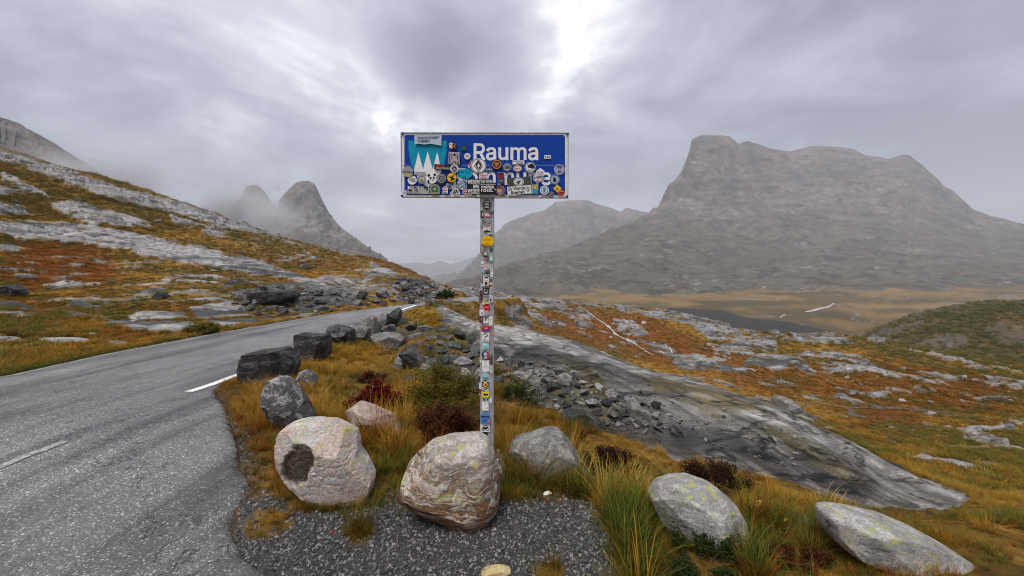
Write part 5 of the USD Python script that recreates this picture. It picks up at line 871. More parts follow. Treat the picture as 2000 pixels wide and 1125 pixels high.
word('Rauma', 862, 1562, 398, 172, 2); word('Kommune', 640, 1706, 670, 172, 3)
W_, K_, Rd, Og, Ye, Gn, Nv, Cr = WHITE, BLACK, (.42, .03, .03), (.55, .16, .03), (.75, .42, .01), (.05, .14, .05), (.03, .06, .16), (.5, .46, .38)
S = lambda *a, **k: sticker(PAN, *a, **k)
S('handwritten pale paper note at the top left', pl((222, 140), (517, 140), (514, 253), (470, 244), (400, 232), (330, 240), (280, 232), (228, 238)), (.42, .50, .62), [(T_('FROM BUCHAREST', 378, 182, 27, 235, -2), K_), (T_('To NORWAY', 328, 217, 25, 128, -2), K_)])
S('black round sticker with white and orange letters', disc(637, 255, 45), K_, [(pl((598, 235), (632, 218), (632, 292), (600, 278)), W_), (T_('R', 652, 282, 52, 40), Og), (T_('C', 616, 284, 44, 24), Rd)])
S('dark green round sticker', disc(757, 277, 33), (.01, .07, .06), [(disc(757, 277, 14), (.01, .11, .08))])
S('small white scalloped badge', Polygon([(795 + (33 + 4 * math.cos(9 * t)) * math.cos(t), 367 + (33 + 4 * math.cos(9 * t)) * math.sin(t)) for t in np.linspace(0, 6.28, 72)]), W_, [(disc(795, 367, 17), (.5, .25, .25)), (rect(795, 355, 34, 8), GREYC)])
S('square zebra striped picture sticker', rect(655, 390, 122, 132, 2), (.42, .36, .40), [(shapely.union_all([rect(605 + 17 * i, 390 + (i % 3) * 8, 8, 118 - 12 * (i % 2), 4) for i in range(7)]), (.06, .035, .045)), (pl((610, 440), (640, 380), (630, 350), (660, 335), (685, 350), (668, 385), (705, 420), (700, 440), (660, 418), (630, 445)), (.36, .34, .36)), (pl((640, 352), (660, 338), (676, 352), (660, 372)), K_)])
S('large round white football club sticker with diamond', disc(915, 467, 83), W_, [(ring(915, 467, 78, 6), K_), (pl((915, 397), (962, 467), (915, 537), (868, 467)).difference(pl((915, 407), (955, 467), (915, 527), (875, 467))), K_), (shapely.union_all([LineString(q).buffer(5, cap_style='flat') for q in ([(890, 440), (898, 480), (915, 500)], [(940, 440), (932, 480), (915, 500)], [(890, 470), (915, 420), (940, 470)], [(915, 420), (915, 440)])]), K_)])
S('black and red label', rect(530, 485, 185, 60, 3), (.025, .02, .022), [(T_('DEPT OF', 502, 480, 24, 90, 3), (.5, .06, .06)), (T_('WANDERERS', 530, 508, 20, 150, 3), (.4, .4, .4))])
S('white round sticker with dark face', disc(657, 503, 45), W_, [(ring(657, 503, 38, 4), (.2, .2, .3)), (disc(657, 505, 27, 30), (.06, .05, .11)), (disc(657, 512, 14, 12), (.36, .34, .38))])
S('teal oval sticker', disc(768, 553, 86, 53), (.0, .32, .47), [(T_('Wild Tours', 768, 545, 20, 110), (.02, .11, .2)), (T_('no.1', 765, 590, 14, 40), (.02, .11, .2))])
S('black round sticker with orange ring', disc(1113, 455, 56), K_, [(ring(1113, 455, 49, 9), (.55, .24, .06)), (pl((1085, 430), (1140, 430), (1128, 490), (1098, 490)), (.35, .06, .03)), (rect(1113, 448, 44, 8), (.65, .4, .1)), (rect(1113, 470, 30, 6), (.6, .5, .35))])
S('grey blue round sticker', disc(1227, 487, 44), (.20, .24, .30), [(pl((1195, 505), (1215, 465), (1228, 482), (1244, 458), (1262, 505)), (.08, .09, .11)), (rect(1227, 512, 56, 10), (.4, .42, .45))])
S('white text label', rect(1347, 430, 126, 46, 1), W_, [(T_('Motorrad', 1345, 428, 18, 108, 1), (.05, .08, .2)), (T_('freunde', 1360, 449, 15, 70, 1), (.05, .08, .2))])
S('white oval sticker with red script', disc(1338, 500, 47, 32), W_, [(ring(1338, 500, 43, 3, 28), (.6, .2, .18)), (T_('Ride on', 1338, 508, 22, 66, -6), (.6, .05, .05))])
S('white round sticker with black animal', disc(1473, 490, 58), (.62, .64, .66), [(ring(1473, 490, 54, 6), (.1, .12, .2)), (pl((1448, 470), (1480, 448), (1512, 462), (1520, 492), (1498, 505), (1470, 492), (1455, 500)), K_), (disc(1465, 510, 30, 10), W_)])
S('pale lavender round sticker with a drawn head', disc(1790, 508, 58), (.30, .32, .52), [(disc(1790, 500, 34, 40), (.40, .40, .56)), (disc(1790, 478, 33, 18), (.10, .10, .2)), (disc(1790, 530, 20, 12), (.13, .12, .22)), (rect(1776, 502, 12, 5), K_), (rect(1804, 502, 12, 5), K_)])
S('grey crown shaped sticker', pl((1000, 530), (1004, 495), (1018, 512), (1032, 488), (1046, 512), (1060, 495), (1064, 530)), (.36, .37, .42), [(rect(1032, 522, 50, 8), K_)])
S('round sticker striped grey and yellow', disc(155, 535, 58), (.30, .29, .30), [(disc(155, 535, 58).intersection(sbox(90, 552, 220, 600)), (.40, .34, .13)), (disc(155, 535, 58).intersection(sbox(90, 528, 220, 545)), (.15, .15, .18))])
S('white lettered strip', rect(285, 548, 124, 34), (.6, .6, .61), [(T_('VERTIGO', 285, 560, 24, 110), (.12, .12, .13))])
S('white round sticker of a touring club', disc(200, 625, 49), W_, [(disc(178, 625, 14), (.4, .4, .42)), (T_('ADV', 212, 622, 18, 44), K_), (T_('TOUR', 212, 644, 16, 46), K_)])
S('grey ringed round sticker', disc(305, 622, 46), (.40, .40, .39), [(ring(305, 622, 41, 8), (.13, .13, .13)), (disc(305, 622, 26), (.55, .53, .44)), (pl((288, 640), (304, 602), (322, 640)), (.1, .1, .1))])
S('white sticker with a panda head', disc(413, 612, 52, 48), W_, [(shapely.union_all([disc(378, 572, 15), disc(440, 566, 14), affinity.rotate(disc(396, 602, 11, 15), 30), affinity.rotate(disc(432, 598, 10, 14), -25), disc(417, 622, 9, 6), disc(375, 640, 12, 20)]), K_)])
S('black round sticker with grey wheel and ribbon', disc(515, 605, 53).union(pl((495, 650), (540, 650), (545, 680), (518, 668), (490, 680))), (.03, .03, .03), [(ring(515, 605, 47, 5), (.5, .5, .5)), (ring(515, 605, 34, 6), (.4, .4, .4)), (disc(515, 605, 18), (.28, .27, .27)), (rect(515, 605, 30, 6), K_)])
S('yellow round sticker with black swoosh', disc(628, 600, 54), K_, [(disc(628, 600, 49), Ye), (pl((590, 585), (625, 590), (660, 560), (640, 600), (668, 612), (640, 628), (610, 640), (622, 612)), K_)])
S('blue round sticker with white letters', disc(740, 672, 59), W_, [(disc(740, 672, 54), (.06, .13, .28)), (T_('THIS', 726, 655, 24, 60, -38), W_), (T_('MUST', 742, 684, 24, 72, -38), W_), (T_('BE IT', 760, 712, 22, 60, -38), W_)])
S('pinkish white label', rect(972, 585, 102, 50, 1), (.62, .50, .53), [(T_('NORDKAPP', 972, 582, 17, 88, 1), (.55, .1, .12)), (T_('on tour', 972, 602, 14, 60, 1), (.4, .15, .2))])
S('red and navy shirt shaped sticker', pl((1118, 548), (1194, 545), (1190, 662), (1122, 665)), (.05, .06, .12), [(pl((1122, 552), (1190, 550), (1186, 606), (1126, 610)), (.22, .03, .03)), (pl((1140, 552), (1172, 551), (1156, 585)), K_), (rect(1156, 636, 50, 8), (.3, .32, .4))])
S('wide black stadium banner with white slab letters', rect(932, 695, 282, 172, 0), K_, [(sbox(793, 618, 1070, 668), (.06, .06, .06)), (T_('WESERSTADION', 932, 660, 38, 268), W_), (T_('BREMEN', 932, 711, 36, 150), W_), (T_('WESER', 862, 758, 36, 130), W_), (sbox(793, 766, 1070, 770), W_)], lev=10)
S('black label with white typewriter letters', rect(1019, 715, 182, 122, 0), (.01, .01, .01), [(T_('the proudly organic', 1019, 676, 11, 160), W_), (T_('maine', 1015, 714, 34, 138), W_), (T_('root.', 1010, 752, 36, 132), W_), (T_('YL', 1094, 735, 16, 20), W_)], lev=20)
S('dark green banner with white round emblem', affinity.rotate(sbox(1225, 592, 1482, 685), -4), (.055, .065, .055), [(disc(1350, 642, 55, 44), W_), (ring(1350, 642, 48, 5, 38), (.06, .08, .06)), (pl((1322, 650), (1345, 625), (1378, 632), (1360, 650), (1352, 672)), (.06, .08, .06))], lev=10)
S('white label with bold black fan lettering', affinity.rotate(sbox(1228, 688, 1484, 780), -5), (.66, .65, .62), [(T_('SV Werder', 1334, 731, 34, 192, -5), K_), (T_('Bremen', 1342, 774, 34, 146, -5), K_), (pl((1449, 692), (1468, 722), (1449, 752), (1430, 722)).difference(pl((1449, 700), (1462, 722), (1449, 744), (1436, 722))), K_)], lev=18)
S('white round sticker with grey script', disc(1556, 600, 50), (.58, .59, .60), [(ring(1556, 600, 45, 3), (.35, .35, .36)), (T_('Elchtour', 1556, 606, 19, 78, -6), (.2, .2, .22)), (rect(1556, 630, 30, 8), (.5, .05, .05))])
S('white house shaped tag', pl((1538, 530), (1582, 494), (1628, 528), (1626, 578), (1540, 580)), (.66, .66, .67), [(T_('NORGE', 1582, 552, 16, 66), (.25, .25, .27)), (rect(1582, 565, 60, 4), (.4, .4, .42))])
S('blue ringed round sticker with a black cat', disc(1740, 617, 56), (.33, .42, .55), [(ring(1740, 617, 53, 9), (.05, .11, .26)), (pl((1722, 640), (1724, 610), (1720, 590), (1732, 600), (1742, 588), (1748, 606), (1758, 620), (1752, 642)), K_)])
S('colourful poster sticker', rect(1523, 725, 76, 106), (.10, .34, .38), [(pl((1490, 680), (1556, 680), (1556, 710), (1520, 700), (1492, 720)), (.6, .28, .04)), (pl((1490, 775), (1510, 730), (1535, 750), (1556, 728), (1556, 775)), (.06, .2, .3)), (disc(1528, 712, 10), (.75, .6, .2))])
S('white round sticker with green wreath', disc(1627, 735, 48), W_, [(ring(1627, 735, 38, 9), (.05, .24, .24)), (pl((1612, 715), (1642, 715), (1640, 745), (1627, 757), (1614, 745)), (.06, .18, .32))])
S('small dark round sticker at the bottom edge', disc(1700, 778, 33), (.06, .06, .06), [(ring(1700, 778, 28, 4), (.4, .4, .4)), (rect(1700, 778, 36, 8, -20), (.36, .36, .36))])
S('yellow diamond sticker', rect(1768, 716, 66, 62, 42), (.75, .45, .01), [(rect(1768, 716, 34, 5, 42), K_), (rect(1762, 724, 30, 4, 42), K_)])
S('red and orange ladybird sticker', disc(1810, 765, 38, 32), (.52, .08, .02), [(disc(1796, 758, 8), K_), (disc(1822, 762, 8), K_), (disc(1808, 780, 7), K_), (rect(1810, 748, 40, 7), (.65, .3, .05))])
S('white gallery label with black bars', rect(263, 728, 226, 80, 1), (.70, .70, .70), [(T_('THE', 184, 713, 21, 54), K_), (sbox(218, 692, 246, 712), K_), (T_('CITY', 286, 713, 21, 68), K_), (sbox(326, 692, 370, 713), K_), (sbox(156, 722, 200, 738), K_), (T_('IS', 220, 739, 20, 24), K_), (sbox(236, 722, 262, 738), K_), (T_('OUR', 306, 739, 20, 66), K_), (sbox(346, 722, 372, 739), K_), (T_('GALLERY', 222, 765, 21, 130), K_), (sbox(294, 752, 370, 757), K_)])
S('green round sticker with gold ring', disc(443, 725, 58), (.20, .20, .16), [(ring(443, 725, 52, 9), (.36, .32, .17)), (disc(443, 725, 40), (.05, .14, .06)), (pl((420, 735), (443, 700), (466, 735)), (.3, .33, .2)), (rect(443, 765, 110, 16), (.3, .3, .2))])
S('white sticker with red warning triangle', pl((528, 770), (530, 715), (552, 690), (566, 690), (588, 716), (588, 770)), W_, [(pl((528, 742), (557, 690), (586, 742)).difference(pl((541, 735), (557, 705), (573, 735))), Rd), (T_('TROLL', 557, 765, 14, 52), K_)])
S('grey blue rectangular sticker', rect(595, 690, 64, 62), (.22, .27, .36), [(rect(595, 698, 34, 30), (.06, .08, .14))])
S('small landscape sticker', rect(655, 705, 50, 46), (.34, .42, .36), [(pl((632, 727), (648, 700), (660, 712), (678, 695), (678, 727)), (.07, .16, .07))])
S('white bicycle shaped sticker', shapely.union_all([disc(640, 770, 26), disc(692, 768, 26), pl((632, 740), (650, 715), (690, 715), (705, 745), (668, 780))]), W_, [(shapely.union_all([ring(642, 768, 19, 6), ring(690, 766, 19, 6)] + [LineString(q).buffer(3.5) for q in ([(642, 768), (660, 738), (684, 738), (690, 766)], [(660, 738), (668, 768), (684, 738)], [(642, 768), (668, 768)], [(680, 722), (684, 738)], [(652, 730), (664, 730)])]), K_)])
S('half hidden red and white round sticker', disc(772, 752, 30), W_, [(ring(772, 752, 25, 7), Rd), (pl((755, 760), (772, 738), (788, 762)), (.25, .08, .08))], lev=7)
S('orange and brown round portrait sticker', disc(1155, 735, 50), (.33, .20, .16), [(disc(1145, 728, 26, 34), (.52, .30, .17)), (pl((1165, 690), (1203, 720), (1200, 770), (1170, 775)), (.16, .09, .22)), (disc(1142, 705, 28, 12), (.12, .06, .04))])
S('tiny pale sticker on the lower left corner', rect(122, 762, 40, 52), (.55, .54, .60), [(pl((108, 775), (122, 745), (136, 775)), (.3, .28, .45))])
S('small white label right of the name', rr(1662, 372, 72, 40, 8), W_, [(T_('K2B', 1662, 384, 24, 54), K_)])
S('red and white checked scrap', pl((795, 470), (835, 405), (842, 440), (815, 500)), (.6, .5, .5), [(pl((805, 460), (832, 415), (836, 432), (812, 478)), Rd)], lev=5)
S('white name strip on the bottom border', rect(985, 792, 214, 22), (.68, .68, .68), [(T_('camper_benny', 1000, 801, 17, 168), (.08, .08, .08)), (rr(888, 792, 20, 16, 4).difference(disc(888, 792, 5)), K_)], lev=9)
S('tiny white scrap beside the dark face sticker', rect(716, 500, 28, 18), (.6, .6, .62)); S('thin orange scrap at the bottom border', rect(820, 786, 60, 12), (.5, .34, .18)); S('small cream scrap at the bottom border', rect(1300, 790, 60, 10), (.55, .48, .34)); S('small brown scrap at the bottom border', rect(1190, 785, 44, 18), (.4, .26, .16))
# the post: a square aluminium section with rounded corners, footplate and bolts
pb, pt = gb + .115, to_local(at(952, 300, YP_))[2] + gb
wpost = .113; prof = sbox(-wpost / 2 + .012, -.055 + .012, wpost / 2 - .012, .055 - .012).buffer(.012, quad_segs=4)
for gx in (-.038, .038): prof = prof.difference(sbox(gx - .002, -.06, gx + .002, -.052))
pm = trimesh.creation.extrude_polygon(prof, pt - pb, engine='earcut'); pm.apply_translation([to_local(at(952, 600, YP_))[0] * 0 + .0, YP_ + .055 - BASE[1], pb - gb])
XO = float(to_local(at(950.8, 600, YP_))[0]); pm.apply_translation([XO, 0, 0])
obj('post', pm, ALU, sign, smooth=30)
for zz in (.35, .9): pass
fp = trimesh.creation.box([.25, .22, .014]); fp.apply_translation([XO, 0, pb - gb - .006]); GALV = mat('galvanised', {'g': ('geometry', {}), 'n': ('noise_texture', {'scale': 45.0, 'detail': 4.0}), 'r': ('rgb_ramp', {'ramp': [(.3, (.45, .45, .46)), (.7, (.66, .66, .67))]}), 'p': ('principled_bsdf', {'metallic': .2, 'roughness': .45})}, [('g.position', 'n.vector'), ('n.fac', 'r.fac'), ('r.color', 'p.base_color')])
obj('footplate', fp, GALV, sign)
for bx in (-.095, .095):
    for by in (-.08, .08):
        b_ = trimesh.creation.cylinder(.009, .062, sections=14); b_.apply_translation([XO + bx, by, pb - gb + .03]); n_ = trimesh.creation.cylinder(.017, .016, sections=6); n_.apply_translation([XO + bx, by, pb - gb + .010]); bo = obj('bolt', b_, GALV, sign, smooth=30); obj('nut', n_, GALV, bo)
for sx in (-1, 1):
    q_ = trimesh.creation.extrude_polygon(Polygon([(0, 0), (.06, 0), (0, .1)]), .008, engine='earcut'); v = q_.vertices; obj('gusset', (np.stack([XO + sx * (wpost / 2 + v[:, 0]), v[:, 2] * sx - .004 * sx, pb - gb + .002 + v[:, 1]], 1), q_.faces), GALV, sign)
br = trimesh.creation.box([.20, .05, .06])
for zz in (380, 280): c_ = to_local(at(952, zz, YS_ + .06)); m_ = br.copy(); m_.apply_translation([XO, YS_ + .045 - BASE[1], c_[2]]); obj('bracket', m_, GALV, sign)
P_ = lambda pln, *a, **k: sticker(pln, *a, **k)
for pln, label, sh_, col, pr in [
 (TOP, 'black oval sticker with white lines at the top of the post', disc(287, 115, 48, 58), K_, [(ring(287, 115, 43, 3, 53), (.2, .2, .2)), (shapely.union_all([rect(287, 82 + 16 * i, 52 - 10 * (i % 2), 7, 4 * (-1) ** i) for i in range(5)]), (.45, .45, .45))]),
 (TOP, 'dark strip sticker on the left edge', rect(236, 220, 32, 80), K_, [(rect(240, 222, 14, 44), (.4, .4, .38))]),
 (TOP, 'red framed warning trapezoid', pl((268, 196), (312, 196), (328, 248), (254, 248)), Rd, [(pl((275, 206), (306, 206), (316, 240), (264, 240)), W_), (LineString([(284, 236), (292, 220), (304, 212)]).buffer(4), (.2, .2, .2))]),
 (TOP, 'green and dark round sticker on the right edge', disc(342, 197, 20, 24), (.05, .09, .08), [(rect(342, 184, 28, 12), (.12, .3, .2))]),
 (TOP, 'black white lettered strip', rect(287, 301, 102, 36), (.06, .06, .06), [(T_('LITTENS', 287, 310, 20, 88), (.6, .6, .6))]),
 (TOP, 'white sticker with black mountain range', rr(288, 372, 84, 84, 10), (.62, .61, .60), [(pl((250, 410), (266, 388), (276, 400), (292, 384), (304, 402), (316, 390), (328, 412)), K_), (rect(288, 350, 50, 10), (.5, .3, .2))]),
 (TOP, 'small black oval sticker', disc(334, 458, 15, 20), K_, [(pl((330, 470), (334, 446), (340, 470)), (.6, .6, .6))]),
 (TOP, 'bright yellow oval sticker', Polygon([(297 + 62 * np.sign(math.cos(t)) * abs(math.cos(t)) ** .7, 511 + 51 * np.sign(math.sin(t)) * abs(math.sin(t)) ** .7) for t in np.linspace(0, 6.28, 60)]), (.80, .46, .0), [(T_('Ride hard', 292, 505, 18, 92, -3), (.4, .2, .0)), (rect(286, 532, 22, 8), (.35, .18, 0)), (rect(290, 549, 60, 5), (.45, .24, .0))]),
 (TOP, 'grey round sticker wrapped on the left edge', disc(238, 595, 24, 55), (.18, .15, .15), [(disc(240, 595, 14, 34), (.33, .29, .29))]),
 (TOP, 'dark green picture sticker', rect(336, 602, 38, 34), (.04, .13, .10), [(rect(332, 610, 22, 12), (.02, .04, .04))]),
 (TOP, 'grey house shaped sticker', pl((246, 684), (248, 628), (266, 618), (270, 594), (290, 594), (290, 620), (304, 632), (302, 684)), (.22, .21, .2), [(rect(272, 650, 30, 26), (.55, .55, .54)), (rect(274, 676, 50, 10), K_)]),
 (TOP, 'mint green sticker', pl((318, 640), (356, 640), (356, 730), (308, 740), (310, 690)), (.22, .44, .38), [(rect(334, 700, 26, 36), (.62, .64, .66))]),
 (TOP, 'small pink lips sticker', disc(279, 702, 22, 14), (.55, .05, .18), [(rect(279, 702, 28, 4), (.75, .5, .55))]),
 (TOP, 'white round sticker with red ring', disc(274, 797, 30, 32), W_, [(ring(274, 795, 26, 6), (.5, .08, .08)), (LineString([(262, 800), (272, 788), (286, 794)]).buffer(3), Rd)]),
 (TOP, 'light forest skyline sticker', rect(284, 845, 76, 60), (.40, .42, .42), [(pl((246, 876), (256, 850), (266, 868), (290, 830), (300, 868), (312, 800), (322, 876)), (.02, .05, .05))]),
 (TOP, 'white lettered strip below the forest', rect(284, 880, 70, 18), (.6, .6, .6), [(T_('FJORD', 284, 888, 14, 60), K_)]),
 (TOP, 'tall white label on the right', rect(341, 858, 26, 92), W_, [(T_('V', 341, 850, 30, 20), (.1, .1, .15)), (rect(341, 880, 14, 6), K_)]),
 (TOP, 'light blue sliver on the left edge', rect(225, 838, 12, 80), (.2, .38, .5), []),
 (TOP, 'black ring sticker on the left edge', ring(231, 933, 17, 6, 28), K_, []),
 (TOP, 'white sticker with a drawn bearded face', rr(278, 950, 60, 104, 18), (.70, .70, .70), [(pl((262, 912), (278, 898), (300, 908), (300, 922), (280, 914), (262, 924)), K_), (pl((262, 960), (278, 952), (296, 960), (290, 996), (268, 996)), (.05, .05, .05)), (rect(266, 938, 12, 5), K_), (rect(290, 938, 12, 5), K_)]),
 (TOP, 'small dark label right of the bearded face', rect(330, 942, 30, 30), (.08, .08, .08), [(rect(330, 938, 20, 6), (.4, .4, .4))]),
 (TOP, 'orange and black small sticker', rect(326, 1003, 34, 30, 8), (.55, .14, .05), [(LineString([(314, 1012), (338, 994)]).buffer(4), K_)]),
 (TOP, 'black and white checked sticker', rect(337, 1045, 36, 56, 6), (.6, .6, .6), [(shapely.union_all([rect(326 + 12 * (i % 3), 1026 + 12 * (i // 3), 8, 10, 20) for i in range(0, 12, 2)]), K_)]),
 (MID_, 'black square sticker with drawn hands', rect(277, 48, 62, 76), (.02, .02, .02), [(ring(277, 42, 20, 4), (.6, .6, .6)), (rect(277, 66, 44, 8), (.6, .6, .6)), (rect(262, 36, 8, 30), (.5, .5, .5))]),
 (MID_, 'dark brown round sticker on the left edge', disc(226, 70, 18, 32), (.05, .03, .035), [(disc(226, 72, 9, 14), (.2, .08, .08))]),
 (MID_, 'grey green lettered sticker', rect(280, 105, 66, 38), (.25, .33, .28), [(T_('OFF', 280, 116, 22, 54), (.08, .1, .09))]),
 (MID_, 'maroon round sticker on the left edge', disc(222, 132, 22, 42), (.12, .03, .04), [(ring(222, 132, 15, 5, 30), (.3, .2, .2))]),
 (MID_, 'white panda patch sticker on the right', rr(330, 130, 40, 76, 12), (.68, .68, .68), [(disc(330, 145, 10, 16), K_), (disc(320, 112, 5), K_), (disc(340, 112, 5), K_)]),
 (MID_, 'yellow green arch sticker', disc(283, 185, 38, 26).intersection(sbox(200, 150, 400, 186)), (.45, .46, .12), []),
 (MID_, 'bright red round sticker', disc(281, 228, 40, 40), (.62, .015, .02), [(LineString([(258, 232), (280, 216), (304, 226)]).buffer(4), (.85, .35, .35))]),
 (MID_, 'white patterned label on the left', rect(230, 272, 44, 88), (.66, .66, .68), [(disc(232, 290, 12), (.3, .3, .34)), (rect(228, 236, 40, 6), K_)]),
 (MID_, 'white frame sticker with black base', rect(276, 290, 56, 60), (.5, .5, .5), [(rect(276, 316, 56, 8), K_), (rect(268, 286, 5, 40), K_), (rect(290, 286, 4, 40), K_)]),
 (MID_, 'white label with a black rune', rect(276, 362, 60, 76), W_, [(T_('i', 270, 372, 40, 12), K_), (disc(284, 338, 6), K_)]),
 (MID_, 'dark red framed sticker on the left edge', rect(226, 356, 36, 70), (.08, .04, .04), [(rect(228, 352, 14, 34), (.33, .14, .12))]),
 (MID_, 'tall white label with yellow flower', rect(330, 372, 40, 100), (.70, .69, .64), [(disc(328, 348, 10), (.7, .5, .1)), (disc(334, 408, 8), (.75, .6, .1))]),
 (MID_, 'orange and blue flag sticker', pl((212, 430), (250, 428), (252, 480), (230, 486), (214, 470)), (.45, .16, .10), [(pl((232, 440), (254, 440), (252, 484), (236, 484)), (.08, .06, .3))]),
 (MID_, 'red and blue half round sticker', disc(283, 452, 44, 42).intersection(sbox(200, 428, 400, 500)), (.10, .05, .30), [(disc(283, 452, 40, 36).intersection(sbox(200, 430, 400, 468)), (.58, .02, .04)), (rect(280, 452, 30, 10), (.7, .5, .55))]),
 (MID_, 'white sticker with a climbing figure', rr(274, 548, 78, 96, 8), (.68, .68, .67), [(LineString([(248, 520), (276, 505), (300, 535), (272, 540), (262, 570)]).buffer(3.5), K_), (rect(268, 578, 50, 6), (.5, .2, .1))]),
 (MID_, 'orange scrap on the right edge', rect(344, 512, 22, 26), (.6, .22, .1), []),
 (MID_, 'light cyan square sticker', rect(272, 645, 74, 78), (.30, .58, .63), [(rect(270, 630, 44, 24), (.52, .72, .76)), (rect(278, 665, 40, 20), (.18, .46, .52))]),
 (MID_, 'round tricolour sticker blue white red', disc(273, 748, 44, 46), (.05, .05, .08), [(disc(273, 748, 38, 40).intersection(sbox(200, 700, 260, 800)), (.05, .07, .2)), (sbox(260, 716, 284, 780), W_), (disc(273, 748, 38, 40).intersection(sbox(284, 700, 330, 800)), (.5, .06, .06)), (rect(272, 752, 28, 10), (.1, .1, .1))]),
 (MID_, 'pale yellow ring on the left edge', ring(216, 800, 14, 5, 32), (.6, .45, .15), []),
 (MID_, 'plain white label with fine print', rect(274, 862, 78, 130), (.72, .72, .72), [(disc(274, 826, 6), (.4, .4, .4)), (rect(274, 852, 34, 4), (.45, .45, .45)), (rect(274, 868, 44, 4), (.45, .45, .45))]),
 (MID_, 'dark maroon strip on the right edge', rect(340, 790, 18, 110), (.09, .03, .03), []),
 (MID_, 'white curved sticker on the right edge', rect(336, 905, 26, 84), (.66, .66, .66), [(LineString([(330, 880), (342, 905), (334, 930)]).buffer(3), (.2, .2, .2))]),
 (MID_, 'round green blue landscape sticker', disc(268, 976, 38, 42), W_, [(ring(268, 976, 34, 5, 38), (.08, .3, .4)), (disc(268, 976, 27, 31), (.28, .55, .7)), (disc(268, 976, 27, 31).intersection(sbox(200, 985, 330, 1030)), (.10, .32, .10))]),
 (LOW, 'yellow and black sports sticker', rect(350, 40, 58, 66), K_, [(disc(350, 50, 24), (.72, .45, .02)), (disc(352, 52, 11), (.3, .05, .02)), (LineString([(328, 14), (348, 28), (372, 12)]).buffer(5), (.7, .7, .7))]),
 (LOW, 'white sticker with black letters below the sports sticker', rect(348, 98, 66, 44), W_, [(T_('02', 350, 108, 26, 34), K_), (pl((318, 120), (330, 104), (344, 120)), K_)]),
 (LOW, 'yellow sticker with a black motorcycle', rect(348, 148, 76, 52), (.78, .62, .02), [(pl((328, 152), (340, 136), (362, 146), (376, 138), (374, 158), (340, 162)), K_)]),
 (LOW, 'black and white angular logo sticker', rect(348, 190, 60, 32), (.6, .6, .6), [(pl((320, 176), (332, 176), (340, 196), (352, 176), (362, 176), (344, 206), (332, 206)), K_), (pl((362, 196), (374, 176), (380, 176), (372, 206)), K_)]),
 (LOW, 'white label hanging at the right edge', pl((376, 212), (412, 168), (414, 232), (398, 244)), W_, [(rect(398, 208, 20, 4, -30), (.4, .4, .4))]),
 (LOW, 'white tall label with tiny dots', rect(348, 262, 66, 96), (.76, .76, .75), [(disc(350, 245, 6), (.35, .35, .35)), (disc(332, 282, 5), (.6, .55, .2)), (disc(366, 282, 5), (.4, .5, .6))]),
 (LOW, 'sky blue motorbike tour sticker', rect(348, 388, 88, 100), (.07, .22, .52), [(rect(347, 368, 84, 14), (.02, .04, .12)), (rect(346, 395, 56, 6), (.03, .1, .3)), (rect(346, 408, 40, 5), (.03, .1, .3)), (disc(382, 414, 14), (.6, .14, .2))]),
 (LOW, 'white sticker with a black motorcycle drawing', rr(346, 480, 94, 92, 10), (.76, .76, .76), [(shapely.union_all([ring(324, 502, 15, 6), ring(370, 498, 15, 6), pl((318, 480), (336, 474), (352, 482), (366, 468), (376, 476), (364, 496), (334, 504)), rect(358, 462, 26, 5, -20)]), K_)]),
 (LOW, 'black vertical strip with grey letters at the foot of the post', rect(345, 580, 54, 106), (.012, .012, .012), [(shapely.union_all([rect(340, 545 + 17 * i, 12, 9, 12) for i in range(5)]), (.34, .30, .2))]),
 (LOW, 'white patch on the left edge near the motorcycle stickers', rect(298, 62, 22, 60), (.66, .66, .66), []),
 (LOW, 'dark red round patch on the left edge', disc(294, 128, 10, 32), (.16, .03, .03), [(disc(293, 148, 6, 8), (.6, .6, .6))])]:
    P_(pln, label, sh_, col, pr)
for pln, cx, y0, y1, n_, sd_ in ((TOP, 284, 300, 1100, 26, 5), (MID_, 278, 60, 1040, 34, 6)):     # scraps filling the gaps
    q_ = np.random.default_rng(sd_)
    for i in range(n_):
        w_, h_ = q_.uniform(18, 46), q_.uniform(14, 40); x_ = cx + q_.uniform(-52, 52); col_ = [(.6, .6, .6), (.66, .65, .62), (.55, .55, .56), (.1, .1, .11), (.3, .2, .18), (.3, .36, .42), (.7, .7, .7), (.72, .72, .7), (.68, .68, .68)][q_.integers(9)]
        sticker(pln, None, rect(x_, q_.uniform(y0, y1), w_, h_, q_.uniform(-8, 8)), col_, [(rect(x_, 0, 1, 1), K_)][:0], lev=3 + i % 4)
# concrete footing
CONC = mat('concrete', {'g': ('geometry', {}), 'n': ('noise_texture', {'scale': 14.0, 'detail': 8.0, 'roughness': .7}), 'r': ('rgb_ramp', {'ramp': [(.3, (.15, .145, .135)), (.6, (.27, .26, .245)), (.75, (.33, .32, .30))]}), 'b': ('bump', {'strength': .4, 'distance': .01}), 'p': ('principled_bsdf', {'roughness': .85})}, [('g.position', 'n.vector'), ('n.fac', 'r.fac'), ('r.color', 'p.base_color'), ('n.fac', 'b.height'), ('b.normal', 'p.normal')])
cb = Polygon([(-.165, 0), (.165, 0), (.165, .33), (-.165, .33)]).buffer(-.012).buffer(.012, quad_segs=3); cm = trimesh.creation.extrude_polygon(cb, .40, engine='earcut'); v = cm.vertices.copy(); tp = v[:, 2] > .2; v[tp, :2] = (v[tp, :2] - [0, .165]) * .965 + [0, .165]; ax = BASE[0] + XO
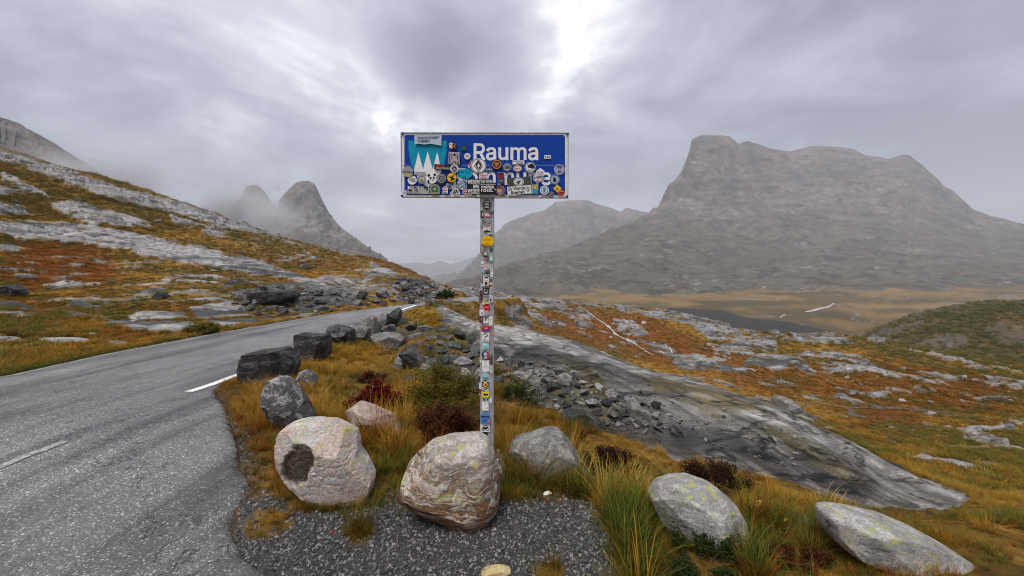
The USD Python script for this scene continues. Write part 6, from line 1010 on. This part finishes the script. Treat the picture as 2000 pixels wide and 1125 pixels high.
tag(obj('concrete_footing', (v, cm.faces), CONC, smooth=35, loc=(ax, 2.975, gb + .1 - .4)), 'grey concrete footing block under the sign post behind the banded boulder', 'concrete block')
# ------------------------------------------------------------------ haze
def volume(name, dens, col=(.93, .94, .97), aniso=.0):
    return mat(name, {'v': ('principled_volume', {'color': col, 'density': dens, 'anisotropy': aniso})}, [], surface=None, volume='v.volume')
hz = trimesh.creation.box([15800, 15800, 1300]); hz.apply_translation([0, 0, 1300 / 2 - 345])
tag(obj('haze', hz, volume('haze_air', HAZE)), kind='stuff')
def mist(label, px, py, Y, a, b, dpt, dens, seed, lam):
    """A wisp of low cloud: a closed body of air, uneven and thinning out towards its edge."""
    c0 = at(px, py, Y); half = np.array([a / F * Y, dpt, b / F * Y]); m_ = trimesh.creation.icosphere(3, 1.0)
    n = {'g': ('geometry', {}), 'n': ('noise_texture', {'scale': 1 / lam, 'detail': 5.0, 'roughness': .6}), 'r': ('map_range', {'range_type': 'smoothstep', 'from_min': .36, 'from_max': .66, 'to_max': dens, 'clamp': True}), 'mp': ('mapping', {'location': tuple(-c0 / half), 'scale': tuple(1 / half)}), 'ln': ('vector_math', {'math_type': 'length'}), 'fd': ('map_range', {'range_type': 'smoothstep', 'from_min': .97, 'from_max': .15, 'clamp': True}), 'm': ('math', {'math_type': 'multiply'}), 'v': ('principled_volume', {'color': (.96, .96, .98)})}
    m = mat('mist_%d' % seed, n, [('g.position', 'n.vector'), ('n.fac', 'r.value'), ('g.position', 'mp.vector'), ('mp.vector', 'ln.vector1'), ('ln.value', 'fd.value'), ('r.result', 'm.value1'), ('fd.result', 'm.value2'), ('m.value', 'v.density')], surface=None, volume='v.volume')
    tag(obj('mist', m_.vertices * half, m, loc=c0) if False else obj('mist', (m_.vertices * half + c0, m_.faces), m), label, 'mist', kind='stuff')
mist('low cloud drifting between the twin peaks', 470, 425, 1430, 125, 80, 150, .030, 3, 120)
mist('cloud lapping at the left flank of the tall peak', 535, 430, 1240, 70, 60, 120, .012, 5, 90)
mist('cloud hanging on the far left slope', 190, 350, 420, 210, 75, 70, .035, 4, 55)
